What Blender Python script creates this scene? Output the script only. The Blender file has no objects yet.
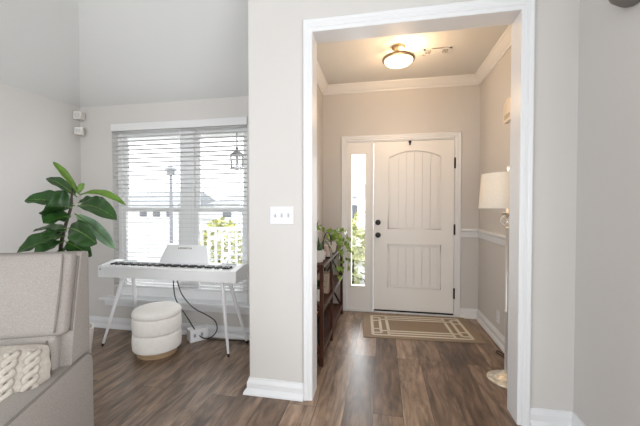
import bpy, bmesh, math, random
from mathutils import Vector, Matrix

random.seed(7)
SC = bpy.context.scene
COL = SC.collection
PI = math.pi

# ------------------------------------------------------------------ camera
cam_d = bpy.data.cameras.new('camera')
cam_d.sensor_width = 36.0
cam_d.lens = 321.46 / 640 * 36.0
cam_d.clip_start = 0.05
cam_d.clip_end = 200
cam = bpy.data.objects.new('camera', cam_d)
cam.location = (0, 0, 1.2741)
cam.rotation_euler = (PI / 2 - 0.0198, 0, 0.1909)
COL.objects.link(cam)
SC.camera = cam

# ------------------------------------------------------------------ world, lights, exposure
SC.view_settings.view_transform = 'Standard'
SC.view_settings.look = 'None'
SC.view_settings.gamma = 1.0
SC.view_settings.use_curve_mapping = False
SC.view_settings.exposure = -0.05

world = bpy.data.worlds.new('overcast_sky')
SC.world = world
world.use_nodes = True
wn = world.node_tree.nodes
wn['Background'].inputs['Color'].default_value = (0.93, 0.97, 1.0, 1)
wn['Background'].inputs['Strength'].default_value = 4.2


def area_light(name, loc, rot, sx, sy, power, color):
    d = bpy.data.lights.new(name, 'AREA')
    d.shape = 'RECTANGLE'
    d.size, d.size_y = sx, sy
    d.energy = power
    d.color = color
    o = bpy.data.objects.new(name, d)
    o.location = loc
    o.rotation_euler = rot
    COL.objects.link(o)
    return o


# added fill behind the camera, as daylight from invented windows
area_light('rear_fill_light', (-0.35, -3.84, 1.35), (PI / 2, 0, 0.12), 2.1, 1.75, 29, (0.98, 0.99, 1.0))
# added fill from the right wall beside the camera, brightens the recliner side
area_light('right_fill_light', (1.03, -.25, 1.3), (PI / 2, 0, PI / 2), 1.7, 1.6, 35, (0.99, 0.99, 1.0))
# cool fill added at the unseen part of the left wall, lights the right wall
area_light('left_fill_light', (-3.12, -1.55, 1.35), (PI / 2, 0, -PI / 2), 2.1, 1.7, 40, (0.78, 0.90, 1.0))
# daylight through the piano-side window
area_light('front_window_daylight', (-2.02, 2.84, 1.25), (-PI / 2, 0, 0), 1.4, 1.5, 9, (0.95, 0.98, 1.0))
# daylight through the door sidelight
area_light('sidelight_daylight', (-0.285, 4.02, 1.1), (-PI / 2, 0, 0), 0.16, 1.55, 5.5, (0.95, 0.98, 1.0))


# ------------------------------------------------------------------ materials
def mat(name, color, rough=0.5, metal=0.0, var=0.04, vscale=6.0, bump=0.0, bscale=200.0, emit=None, estr=0.0,
        spec=0.5, trans=0.0, stretch=(1, 1, 1)):
    m = bpy.data.materials.new(name)
    m.use_nodes = True
    nt = m.node_tree
    b = nt.nodes['Principled BSDF']
    b.inputs['Roughness'].default_value = rough
    b.inputs['Metallic'].default_value = metal
    b.inputs['Specular IOR Level'].default_value = spec
    tc = nt.nodes.new('ShaderNodeTexCoord')
    mp = nt.nodes.new('ShaderNodeMapping')
    mp.inputs['Scale'].default_value = stretch
    nt.links.new(tc.outputs['Object'], mp.inputs['Vector'])
    nz = nt.nodes.new('ShaderNodeTexNoise')
    nz.inputs['Scale'].default_value = vscale
    nz.inputs['Detail'].default_value = 4
    nt.links.new(mp.outputs['Vector'], nz.inputs['Vector'])
    rp = nt.nodes.new('ShaderNodeValToRGB')
    rp.color_ramp.elements[0].position = 0.3
    rp.color_ramp.elements[1].position = 0.7
    rp.color_ramp.elements[0].color = tuple(max(0, c * (1 - var)) for c in color) + (1,)
    rp.color_ramp.elements[1].color = tuple(min(1, c * (1 + var)) for c in color) + (1,)
    nt.links.new(nz.outputs['Fac'], rp.inputs['Fac'])
    nt.links.new(rp.outputs['Color'], b.inputs['Base Color'])
    if bump:
        n2 = nt.nodes.new('ShaderNodeTexNoise')
        n2.inputs['Scale'].default_value = bscale
        n2.inputs['Detail'].default_value = 3
        nt.links.new(mp.outputs['Vector'], n2.inputs['Vector'])
        bp = nt.nodes.new('ShaderNodeBump')
        bp.inputs['Strength'].default_value = bump
        bp.inputs['Distance'].default_value = 0.004
        nt.links.new(n2.outputs['Fac'], bp.inputs['Height'])
        nt.links.new(bp.outputs['Normal'], b.inputs['Normal'])
    if emit:
        b.inputs['Emission Color'].default_value = tuple(emit) + (1,)
        b.inputs['Emission Strength'].default_value = estr
    if trans:
        tr = nt.nodes.new('ShaderNodeBsdfTranslucent')
        nt.links.new(rp.outputs['Color'], tr.inputs['Color'])
        mx = nt.nodes.new('ShaderNodeMixShader')
        mx.inputs['Fac'].default_value = trans
        out = nt.nodes['Material Output']
        nt.links.new(b.outputs['BSDF'], mx.inputs[1])
        nt.links.new(tr.outputs['BSDF'], mx.inputs[2])
        nt.links.new(mx.outputs['Shader'], out.inputs['Surface'])
    return m


def glass_mat(name, tint=(1, 1, 1), gloss=0.06):
    m = bpy.data.materials.new(name)
    m.use_nodes = True
    nt = m.node_tree
    nt.nodes.remove(nt.nodes['Principled BSDF'])
    t = nt.nodes.new('ShaderNodeBsdfTransparent')
    t.inputs['Color'].default_value = tuple(tint) + (1,)
    g = nt.nodes.new('ShaderNodeBsdfGlossy')
    g.inputs['Roughness'].default_value = 0.03
    mx = nt.nodes.new('ShaderNodeMixShader')
    mx.inputs['Fac'].default_value = gloss
    nt.links.new(t.outputs[0], mx.inputs[1])
    nt.links.new(g.outputs[0], mx.inputs[2])
    nt.links.new(mx.outputs[0], nt.nodes['Material Output'].inputs['Surface'])
    return m


def floor_mat():
    m = bpy.data.materials.new('walnut_vinyl_planks')
    m.use_nodes = True
    nt = m.node_tree
    L = nt.links
    b = nt.nodes['Principled BSDF']
    tc = nt.nodes.new('ShaderNodeTexCoord')
    mp = nt.nodes.new('ShaderNodeMapping')
    mp.inputs['Rotation'].default_value = (0, 0, PI / 2)
    mp.inputs['Location'].default_value = (0.31, 0.05, 0)
    L.new(tc.outputs['Object'], mp.inputs['Vector'])
    br = nt.nodes.new('ShaderNodeTexBrick')
    br.offset = 0.37
    br.offset_frequency = 3
    br.inputs['Scale'].default_value = 1.0
    br.inputs['Brick Width'].default_value = 1.22
    br.inputs['Row Height'].default_value = 0.18
    br.inputs['Mortar Size'].default_value = 0.0016
    br.inputs['Mortar Smooth'].default_value = 0.3
    br.inputs['Bias'].default_value = 0.0
    br.inputs['Color1'].default_value = (0, 0, 0, 1)
    br.inputs['Color2'].default_value = (1, 1, 1, 1)
    br.inputs['Mortar'].default_value = (0.5, 0.5, 0.5, 1)
    L.new(mp.outputs['Vector'], br.inputs['Vector'])
    # plank tone
    tone = nt.nodes.new('ShaderNodeValToRGB')
    e = tone.color_ramp.elements
    e[0].color = (0.135, 0.086, 0.057, 1)
    e[1].color = (0.31, 0.215, 0.148, 1)
    mid = e.new(0.5)
    mid.color = (0.215, 0.147, 0.100, 1)
    L.new(br.outputs['Color'], tone.inputs['Fac'])
    # grain, shifted per plank
    sc = nt.nodes.new('ShaderNodeMapping')
    sc.inputs['Scale'].default_value = (2.0, 15.0, 1.0)
    L.new(mp.outputs['Vector'], sc.inputs['Vector'])
    add = nt.nodes.new('ShaderNodeVectorMath')
    add.operation = 'ADD'
    mulv = nt.nodes.new('ShaderNodeVectorMath')
    mulv.operation = 'SCALE'
    mulv.inputs['Scale'].default_value = 13.0
    L.new(br.outputs['Color'], mulv.inputs[0])
    L.new(sc.outputs['Vector'], add.inputs[0])
    L.new(mulv.outputs['Vector'], add.inputs[1])
    nz = nt.nodes.new('ShaderNodeTexNoise')
    nz.inputs['Scale'].default_value = 1.0
    nz.inputs['Detail'].default_value = 7
    nz.inputs['Roughness'].default_value = 0.65
    nz.inputs['Distortion'].default_value = 1.1
    L.new(add.outputs['Vector'], nz.inputs['Vector'])
    gr = nt.nodes.new('ShaderNodeValToRGB')
    gr.color_ramp.elements[0].position = 0.32
    gr.color_ramp.elements[1].position = 0.68
    gr.color_ramp.elements[0].color = (0.36, 0.34, 0.33, 1)
    gr.color_ramp.elements[1].color = (1.6, 1.6, 1.62, 1)
    L.new(nz.outputs['Fac'], gr.inputs['Fac'])
    mul = nt.nodes.new('ShaderNodeMixRGB')
    mul.blend_type = 'MULTIPLY'
    mul.inputs['Fac'].default_value = 0.9
    L.new(tone.outputs['Color'], mul.inputs['Color1'])
    L.new(gr.outputs['Color'], mul.inputs['Color2'])
    # broad dark knots and mottling
    kn = nt.nodes.new('ShaderNodeTexNoise')
    kn.inputs['Scale'].default_value = 1.0
    kn.inputs['Detail'].default_value = 3
    kn.inputs['Distortion'].default_value = 1.5
    ks = nt.nodes.new('ShaderNodeMapping')
    ks.inputs['Scale'].default_value = (3.2, 11.0, 1.0)
    L.new(mp.outputs['Vector'], ks.inputs['Vector'])
    ka = nt.nodes.new('ShaderNodeVectorMath')
    ka.operation = 'ADD'
    L.new(ks.outputs['Vector'], ka.inputs[0])
    L.new(mulv.outputs['Vector'], ka.inputs[1])
    L.new(ka.outputs['Vector'], kn.inputs['Vector'])
    kr = nt.nodes.new('ShaderNodeValToRGB')
    kr.color_ramp.elements[0].position = 0.34
    kr.color_ramp.elements[1].position = 0.62
    kr.color_ramp.elements[0].color = (0.50, 0.47, 0.45, 1)
    kr.color_ramp.elements[1].color = (1.15, 1.15, 1.15, 1)
    L.new(kn.outputs['Fac'], kr.inputs['Fac'])
    km = nt.nodes.new('ShaderNodeMixRGB')
    km.blend_type = 'MULTIPLY'
    km.inputs['Fac'].default_value = 0.8
    L.new(mul.outputs['Color'], km.inputs['Color1'])
    L.new(kr.outputs['Color'], km.inputs['Color2'])
    mul = km
    # seams
    seam = nt.nodes.new('ShaderNodeMixRGB')
    seam.inputs['Color2'].default_value = (0.03, 0.021, 0.016, 1)
    L.new(br.outputs['Fac'], seam.inputs['Fac'])
    L.new(mul.outputs['Color'], seam.inputs['Color1'])
    L.new(seam.outputs['Color'], b.inputs['Base Color'])
    rr = nt.nodes.new('ShaderNodeMapRange')
    rr.inputs['To Min'].default_value = 0.26
    rr.inputs['To Max'].default_value = 0.38
    L.new(nz.outputs['Fac'], rr.inputs['Value'])
    L.new(rr.outputs['Result'], b.inputs['Roughness'])
    bp = nt.nodes.new('ShaderNodeBump')
    bp.inputs['Strength'].default_value = 0.12
    bp.inputs['Distance'].default_value = 0.003
    L.new(nz.outputs['Fac'], bp.inputs['Height'])
    L.new(bp.outputs['Normal'], b.inputs['Normal'])
    return m


M = {}
M['floor'] = floor_mat()
M['wall'] = mat('greige_wall_paint', (0.585, 0.563, 0.54), 0.75, var=0.012, vscale=1.5, bump=0.05, bscale=260, spec=0.25)
M['foyer'] = M['wall']
M['ceil'] = mat('white_ceiling_paint', (0.63, 0.63, 0.62), 0.85, var=0.01, vscale=1.5, bump=0.06, bscale=220, spec=0.2)
M['trim'] = mat('white_trim_paint', (0.715, 0.72, 0.73), 0.35, var=0.008, vscale=3)
M['door'] = mat('white_door_paint', (0.79, 0.775, 0.75), 0.38, var=0.008, vscale=3)
M['vinyl'] = mat('white_window_vinyl', (0.88, 0.88, 0.88), 0.4, var=0.01)
M['slat'] = mat('white_blind_slat', (0.74, 0.74, 0.735), 0.5, var=0.01, trans=0.08)
M['black'] = mat('matte_black_metal', (0.012, 0.011, 0.011), 0.4, metal=0.5, var=0.2)
M['rubber'] = mat('black_rubber', (0.012, 0.012, 0.013), 0.5, var=0.2)
M['glass'] = glass_mat('clear_window_glass')
M['plastic'] = mat('white_plastic', (0.82, 0.82, 0.83), 0.35, var=0.008)
M['switch'] = mat('bright_white_plastic', (0.70, 0.70, 0.735), 0.3, var=0.006)
M['slot'] = mat('dark_slot_plastic', (0.05, 0.05, 0.05), 0.5, var=0.1)
M['piano'] = mat('white_piano_lacquer', (0.83, 0.83, 0.84), 0.28, var=0.008)
M['ivory'] = mat('white_key_plastic', (0.85, 0.85, 0.84), 0.2, var=0.006)
M['ebony'] = mat('black_key_plastic', (0.01, 0.01, 0.012), 0.3, var=0.2)
M['gold'] = mat('antique_gold_print', (0.17, 0.13, 0.045), 0.4, metal=0.6, var=0.1)
M['grille'] = mat('grey_speaker_mesh', (0.30, 0.33, 0.37), 0.6, var=0.1, vscale=300)
M['boucle'] = mat('cream_velvet', (0.87, 0.83, 0.785), 0.85, var=0.03, vscale=30, bump=0.3, bscale=300, spec=0.2)
M['oak'] = mat('light_oak_wood', (0.46, 0.32, 0.19), 0.5, var=0.22, vscale=4, stretch=(3, 3, 30), bump=0.1)
M['sofa'] = mat('heathered_greige_fabric', (0.315, 0.285, 0.262), 0.9, var=0.12, vscale=190, bump=0.35, bscale=420, spec=0.15)
M['sofa_seam'] = mat('greige_piping_fabric', (0.20, 0.18, 0.165), 0.9, var=0.12, vscale=190, spec=0.15)
M['knit'] = mat('cream_cable_knit', (0.44, 0.40, 0.35), 0.95, var=0.10, vscale=60, bump=0.8, bscale=150, spec=0.1)
M['leaf'] = mat('dark_fig_leaf', (0.022, 0.070, 0.014), 0.36, var=0.35, vscale=9, spec=.3)
M['leafy'] = mat('young_fig_leaf', (0.105, 0.20, 0.022), 0.35, var=0.22, vscale=10)
M['leafu'] = mat('pale_underside_fig_leaf', (0.19, 0.30, 0.19), 0.45, var=0.25, vscale=10)
M['bark'] = mat('fig_bark', (0.05, 0.036, 0.024), 0.8, var=0.3, vscale=40, bump=0.4)
M['soil'] = mat('potting_soil', (0.035, 0.025, 0.018), 0.95, var=0.4, vscale=60, bump=0.8)
M['pothos'] = mat('lime_pothos_leaf', (0.15, 0.255, 0.035), 0.4, var=0.5, vscale=30)
M['aloe'] = mat('dark_green_succulent', (0.035, 0.085, 0.035), 0.4, var=0.3, vscale=25)
M['ceramic'] = mat('offwhite_ceramic', (0.70, 0.66, 0.61), 0.4, var=0.03)
M['walnut'] = mat('reddish_walnut_wood', (0.058, 0.021, 0.010), 0.5, var=0.35, vscale=5, stretch=(14, 3, 3), bump=0.1, spec=.25)
M['wax'] = mat('blush_candle_wax', (0.62, 0.47, 0.40), 0.5, var=0.03)
M['basket'] = mat('dark_woven_fibre', (0.02, 0.017, 0.016), 0.8, var=0.4, vscale=80, bump=0.6)
M['linen'] = mat('beige_linen_box', (0.42, 0.33, 0.25), 0.9, var=0.08, vscale=120, bump=0.3)
M['rug'] = mat('taupe_rug_weave', (0.34, 0.265, 0.195), 0.95, var=0.12, vscale=220, bump=0.6, bscale=500, spec=0.1)
M['rugline'] = mat('cream_rug_weave', (0.72, 0.66, 0.56), 0.95, var=0.08, vscale=220, bump=0.6, bscale=500, spec=0.1)
M['shade'] = mat('cream_linen_shade', (0.84, 0.79, 0.71), 0.9, var=0.04, vscale=90, trans=0.22)
M['chrome'] = mat('brushed_nickel', (0.74, 0.71, 0.67), 0.34, metal=0.55, var=0.03)
M['antique'] = mat('antiqued_silver', (0.68, 0.62, 0.52), 0.35, metal=0.6, var=0.2, vscale=40)
M['crystal'] = glass_mat('clear_crystal', (0.93, 0.93, 0.93), 0.25)
M['bowl'] = mat('lit_frosted_glass', (0.9, 0.82, 0.7), 0.4, var=0.02, emit=(1.0, 0.80, 0.55), estr=1.5)
M['bronze'] = mat('brushed_nickel_ring', (0.36, 0.29, 0.21), 0.35, metal=0.9, var=0.05)
M['almond'] = mat('almond_plastic', (0.74, 0.66, 0.54), 0.4, var=0.02)
M['sconce'] = mat('grey_plaster_bowl', (0.20, 0.195, 0.18), 0.7, var=0.05)
M['grass'] = mat('pale_street_paving', (0.36, 0.36, 0.35), 0.95, var=0.35, vscale=3)
M['concrete'] = mat('grey_concrete', (0.20, 0.195, 0.19), 0.9, var=0.06, vscale=8)
M['siding'] = mat('white_lap_siding', (0.72, 0.72, 0.72), 0.8, var=0.03, stretch=(1, 1, 12))
M['roof'] = mat('grey_roof_shingle', (0.26, 0.27, 0.285), 0.9, var=0.15, vscale=20)
M['dkglass'] = mat('dark_house_window', (0.10, 0.105, 0.12), 0.2, var=0.1)
M['lamppost'] = mat('grey_post_paint', (0.18, 0.185, 0.20), 0.5, var=0.08)
M['lantern'] = mat('pewter_lantern_paint', (0.22, 0.22, 0.225), 0.5, var=0.08)
M['shrub'] = mat('yellow_green_foliage', (0.46, 0.46, 0.16), 0.7, var=0.5, vscale=9)
M['shrubd'] = mat('mid_green_foliage', (0.42, 0.43, 0.22), 0.7, var=0.5, vscale=9)


# ------------------------------------------------------------------ mesh helpers
class MB:
    def __init__(self):
        self.bm = bmesh.new()

    def box(self, x0, x1, y0, y1, z0, z1, bev=0.0, seg=2, mtx=None):
        r = bmesh.ops.create_cube(self.bm, size=1.0)
        vs = r['verts']
        for v in vs:
            v.co = Vector((x0 + (v.co.x + .5) * (x1 - x0), y0 + (v.co.y + .5) * (y1 - y0), z0 + (v.co.z + .5) * (z1 - z0)))
        if bev:
            es = list({e for v in vs for e in v.link_edges})
            o = bmesh.ops.bevel(self.bm, geom=es, offset=bev, segments=seg, affect='EDGES', profile=0.6)
            vs = list({v for f in o['faces'] for v in f.verts} | {v for v in vs if v.is_valid})
        if mtx is not None:
            for v in vs:
                v.co = mtx @ v.co
        return self

    def prism(self, pts, axis, a, b, bev=0.0):
        """polygon given in the two other axes, extruded from a to b along axis"""
        def mk(p, t):
            if axis == 'x': return Vector((t, p[0], p[1]))
            if axis == 'y': return Vector((p[0], t, p[1]))
            return Vector((p[0], p[1], t))
        v0 = [self.bm.verts.new(mk(p, a)) for p in pts]
        v1 = [self.bm.verts.new(mk(p, b)) for p in pts]
        n = len(pts)
        fs = [self.bm.faces.new(v0), self.bm.faces.new(list(reversed(v1)))]
        for i in range(n):
            fs.append(self.bm.faces.new((v0[i], v1[i], v1[(i + 1) % n], v0[(i + 1) % n])))
        bmesh.ops.recalc_face_normals(self.bm, faces=fs)
        if bev:
            es = list({e for f in fs for e in f.edges})
            bmesh.ops.bevel(self.bm, geom=es, offset=bev, segments=2, affect='EDGES', profile=0.6)
        return self

    def bar(self, p, q, r0, r1=None, n=12):
        r1 = r0 if r1 is None else r1
        return self.tube([p, q], [r0, r1], n)

    def tube(self, pts, r, n=10, closed=False):
        pts = [Vector(p) for p in pts]
        k = len(pts)
        rs = list(r) if isinstance(r, (list, tuple)) else [r] * k
        rings = []
        up = None
        for i, p in enumerate(pts):
            if closed:
                t = (pts[(i + 1) % k] - pts[i - 1]).normalized()
            else:
                t = (pts[min(i + 1, k - 1)] - pts[max(i - 1, 0)]).normalized()
            if up is None:
                up = Vector((0, 0, 1)) if abs(t.z) < 0.9 else Vector((0, 1, 0))
            a = t.cross(up)
            if a.length < 1e-4:
                a = t.cross(Vector((1, 0, 0)))
            a.normalize()
            bb = a.cross(t).normalized()
            up = bb
            rings.append([self.bm.verts.new(p + (a * math.cos(2 * PI * j / n) + bb * math.sin(2 * PI * j / n)) * rs[i]) for j in range(n)])
        fs = []
        for i in range(k if closed else k - 1):
            A, B = rings[i], rings[(i + 1) % k]
            for j in range(n):
                fs.append(self.bm.faces.new((A[j], A[(j + 1) % n], B[(j + 1) % n], B[j])))
        if not closed:
            fs.append(self.bm.faces.new(rings[0]))
            fs.append(self.bm.faces.new(list(reversed(rings[-1]))))
        bmesh.ops.recalc_face_normals(self.bm, faces=fs)
        return self

    def lathe(self, prof, c=(0, 0, 0), n=40, sx=1.0, sy=1.0):
        """profile [(r, z)] around a vertical axis through c"""
        rings = []
        for r, z in prof:
            if r < 1e-5:
                rings.append([self.bm.verts.new((c[0], c[1], c[2] + z))])
            else:
                rings.append([self.bm.verts.new((c[0] + r * sx * math.cos(2 * PI * j / n), c[1] + r * sy * math.sin(2 * PI * j / n), c[2] + z)) for j in range(n)])
        fs = []
        for A, B in zip(rings, rings[1:]):
            if len(A) == 1 and len(B) == 1: continue
            for j in range(n):
                a, b2 = j, (j + 1) % n
                if len(A) == 1: fs.append(self.bm.faces.new((A[0], B[b2], B[a])))
                elif len(B) == 1: fs.append(self.bm.faces.new((A[a], A[b2], B[0])))
                else: fs.append(self.bm.faces.new((A[a], A[b2], B[b2], B[a])))
        if len(rings[0]) > 1: fs.append(self.bm.faces.new(list(reversed(rings[0]))))
        if len(rings[-1]) > 1: fs.append(self.bm.faces.new(rings[-1]))
        bmesh.ops.recalc_face_normals(self.bm, faces=fs)
        return self

    def ball(self, c, r, sub=3, scale=(1, 1, 1)):
        o = bmesh.ops.create_icosphere(self.bm, subdivisions=sub, radius=r)
        for v in o['verts']:
            v.co = Vector((c[0] + v.co.x * scale[0], c[1] + v.co.y * scale[1], c[2] + v.co.z * scale[2]))
        return self

    def quad(self, *ps):
        self.bm.faces.new([self.bm.verts.new(p) for p in ps])
        return self

    def xf(self, mtx):
        for v in self.bm.verts: v.co = mtx @ v.co
        return self


def origin_of(o):
    p = Vector((0, 0, 0))
    while o is not None:
        p += o.location
        o = o.parent
    return p


def build(name, mb, m, parent=None, world=True, smooth=False, loc=None, label=None):
    """link the collected shapes as ONE mesh object; world=True: shapes were given in room coordinates"""
    me = bpy.data.meshes.new(name)
    bm = mb.bm
    if world and parent is not None:
        off = origin_of(parent)
        for v in bm.verts: v.co -= off
    if loc is not None:
        for v in bm.verts: v.co -= Vector(loc)
    bm.to_mesh(me)
    bm.free()
    me.materials.append(m)
    if smooth:
        for p in me.polygons: p.use_smooth = True
        if smooth == 'auto':
            try:
                me.set_sharp_from_angle(angle=math.radians(38))
            except Exception:
                pass
    o = bpy.data.objects.new(name, me)
    COL.objects.link(o)
    if parent is not None: o.parent = parent
    if loc is not None: o.location = loc
    if label: o['label'] = label
    return o


def thing(name, label, cat, loc=(0, 0, 0), rz=0.0, group=None, kind=None):
    o = bpy.data.objects.new(name, None)
    o.empty_display_size = 0.1
    o.location = loc
    o.rotation_euler = (0, 0, rz)
    COL.objects.link(o)
    o['label'] = label
    o['category'] = cat
    if group: o['group'] = group
    if kind: o['kind'] = kind
    return o


def tag(o, label, cat, group=None, kind=None):
    o['label'] = label
    o['category'] = cat
    if group: o['group'] = group
    if kind: o['kind'] = kind
    return o


def struct(name, mb, m, label, cat, smooth=False):
    o = build(name, mb, m, smooth=smooth)
    return tag(o, label, cat, kind='structure')


# ------------------------------------------------------------------ room constants
YP, YB = 2.051, 2.181          # partition front / back face
YW = 2.891                     # piano window wall
YD = 3.919                     # front door wall
XL, XR = -3.157, 1.074         # living room side walls
XF, XFR = -0.725, 1.080        # foyer side walls
XE = -0.886                    # free end of the partition
ZE = 2.325                     # eave line where the vaulted ceiling starts
YBK = -3.9
ZC, ZT = 2.74, 3.75
OL, OR, OT = -0.4455, 0.7785, 2.397   # clear doorway (casing inner edges)

# ------------------------------------------------------------------ shell
struct('floor', MB().box(XL - .12, XFR + .12, YBK - .12, YD + .12, -0.12, 0.0), M['floor'],
       'dark brown wood plank floor running through both rooms', 'floor')

w = MB()
w.box(XE, OL - .02, YP, YB, 0, ZT).box(OR + .02, XR + .12, YP, YB, 0, ZT).box(OL - .02, OR + .02, YP, YB, OT + .02, ZT)
struct('wall_middle', w, M['wall'], 'greige partition wall with the wide cased opening to the entry hall', 'wall')

w = MB().box(XE, XF, YB, YD + .12, 0, ZT)
struct('wall_foyer_left', w, M['foyer'], 'greige wall between the piano room and the entry hall', 'wall')
w = MB().box(XFR, XFR + .12, YB, YD + .12, 0, ZC)
struct('wall_foyer_right', w, M['foyer'], 'warm beige right side wall of the entry hall with chair rail', 'wall')

w = MB()
DX0, DX1, DZ = -0.43, 0.83, 2.075
w.box(XF, DX0, YD, YD + .12, 0, ZC).box(DX1, XFR, YD, YD + .12, 0, ZC).box(DX0, DX1, YD, YD + .12, DZ, ZC)
struct('wall_far', w, M['foyer'], 'warm beige wall around the white front door', 'wall')

WX0, WX1, WZ0, WZ1 = -2.765, -1.27, 0.325, 2.115
w = MB()
w.box(XL, WX0, YW, YW + .14, 0, ZE + .1).box(WX1, XE, YW, YW + .14, 0, ZE + .1)
w.box(WX0, WX1, YW, YW + .14, 0, WZ0).box(WX0, WX1, YW, YW + .14, WZ1, ZE + .1)
struct('wall_window', w, M['wall'], 'greige wall around the wide twin window behind the white piano', 'wall')

struct('wall_left', MB().box(XL - .12, XL, -.4, YW + .14, 0, ZE + .1).box(XL - .12, XL, YBK, -2.7, 0, ZE + .1).box(XL - .12, XL, -2.7, -.4, 0, .4).box(XL - .12, XL, -2.7, -.4, 2.25, ZE + .1), M['wall'], 'greige left wall behind the fig plant', 'wall')  # gap out of view is added to let sky light in
struct('wall_right', MB().box(XR, XR + .12, .75, YP, 0, ZT).box(XR, XR + .12, YBK, -1.05, 0, ZT).box(XR, XR + .12, -1.05, .75, 0, .45).box(XR, XR + .12, -1.05, .75, 2.15, ZT), M['wall'], 'cool grey wall at the right edge of the picture', 'wall')  # unseen opening beside the camera, added to go with the right fill
w = MB()
w.box(XL, -2.75, YBK - .12, YBK, 0, ZT).box(.75, XR, YBK - .12, YBK, 0, ZT)
w.box(-2.75, .75, YBK - .12, YBK, 0, .45).box(-2.75, .75, YBK - .12, YBK, 3.05, ZT)  # wide unseen opening, invented so the sky lights the room
struct('wall_rear', w, M['wall'], 'greige wall behind the camera with a wide opening added for light', 'wall')

# vaulted ceiling: slopes rise from the left wall and the window wall and meet in a hip
SL = 0.70
run = (ZT - ZE) / SL              # from the left wall
runw = run * 2.891 / 3.157        # from the window wall, a little steeper
c = MB()
A = (XL, YBK, ZE); B = (XL, YW, ZE); Cc = (XL + run, YW - runw, ZT); Dd = (XL + run, YBK, ZT)
c.quad(A, B, Cc, Dd)
c.quad(B, (XE, YW, ZE), (XE, YW - runw, ZT), Cc)
c.quad(Dd, Cc, (XE, YW - runw, ZT), (XR, YW - runw, ZT), (XR, YBK, ZT))
c.quad((XE, YW - runw, ZT), (XE, YP, ZT), (XR, YP, ZT), (XR, YW - runw, ZT))
# outer skin so the ceiling has a thickness
t = .12
c.quad((XL - t, YBK, ZE + t), (XL - t, YW + t, ZE + t), (XL + run, YW - runw, ZT + t), (XL + run, YBK, ZT + t))
c.quad((XL - t, YW + t, ZE + t), (XE, YW + t, ZE + t), (XE, YW - runw, ZT + t), (XL + run, YW - runw, ZT + t))
c.quad((XL + run, YBK, ZT + t), (XL + run, YW - runw, ZT + t), (XR + t, YW - runw, ZT + t), (XR + t, YBK, ZT + t))
c.quad((XE, YW - runw, ZT + t), (XE, YP + t, ZT + t), (XR + t, YP + t, ZT + t), (XR + t, YW - runw, ZT + t))
struct('ceiling', c, M['ceil'], 'white vaulted ceiling sloping above the piano window', 'ceiling')
struct('ceiling_foyer', MB().box(XF, XFR, YB, YD, ZC, ZC + .1), M['ceil'], 'flat white ceiling of the entry hall', 'ceiling')

# ------------------------------------------------------------------ trim
BPROF = [(0, 0), (.016, 0), (.016, .072), (.012, .084), (.008, .094), (.006, .106), (0, .106)]
SHOE = [(0, 0), (.036, 0), (.035, .012), (.027, .026), (.018, .038), (0, .04)]


def baseboard(name, a, b, nrm, label, flare=0):
    """run a moulded baseboard from a to b (floor points); nrm points into the room"""
    mb = MB()
    A, B, N = Vector((a[0], a[1], 0)), Vector((b[0], b[1], 0)), Vector((nrm[0], nrm[1], 0))
    T = (B - A).normalized()
    for prof in (BPROF, SHOE):
        v0 = [mb.bm.verts.new(A - T * (flare * d) + N * d + Vector((0, 0, z))) for d, z in prof]
        v1 = [mb.bm.verts.new(B + N * d + Vector((0, 0, z))) for d, z in prof]
        fs = [mb.bm.faces.new(v0), mb.bm.faces.new(list(reversed(v1)))]
        n = len(prof)
        for i in range(n):
            fs.append(mb.bm.faces.new((v0[i], v1[i], v1[(i + 1) % n], v0[(i + 1) % n])))
        bmesh.ops.recalc_face_normals(mb.bm, faces=fs)
    return struct(name, mb, M['trim'], label, 'baseboard')


CL, CR = .058, .066     # casing widths
baseboard('baseboard_window', (XL, YW), (XE, YW), (0, -1), 'white baseboard under the piano window')
baseboard('baseboard_left', (XL, YBK), (XL, YW), (1, 0), 'white baseboard along the left wall')
baseboard('baseboard_middle', (XE, YP), (OL - CL, YP), (0, -1), 'white baseboard of the wall with the light switch', 1)
baseboard('baseboard_end', (XE, YP - .0), (XE, YW), (-1, 0), 'white baseboard on the free end of the partition wall')
baseboard('baseboard_niche', (OR + CR, YP), (XR, YP), (0, -1), 'short white baseboard right of the doorway casing')
baseboard('baseboard_right', (XR, YBK), (XR, YP), (-1, 0), 'white baseboard along the right wall')
baseboard('baseboard_foyer_right', (XFR, YB), (XFR, YD), (-1, 0), 'white baseboard on the right side of the entry hall')
baseboard('baseboard_foyer_left', (XF, YB), (XF, YD), (1, 0), 'white baseboard behind the dark wood shelf')
baseboard('baseboard_far', (.882, YD), (XFR, YD), (0, -1), 'short white baseboard right of the front door')
baseboard('baseboard_far_left', (XF, YD), (-.492, YD), (0, -1), 'short white baseboard left of the door sidelight')


def casing_profile(wd):
    """across the casing from inner edge (0) to outer edge (wd): (u, projection)"""
    return [(0, 0), (0, .010), (.004, .013), (wd * .30, .014), (wd * .36, .018), (wd * .62, .018), (wd * .68, .021),
            (wd * .92, .023), (wd, .018), (wd, 0)]


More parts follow.
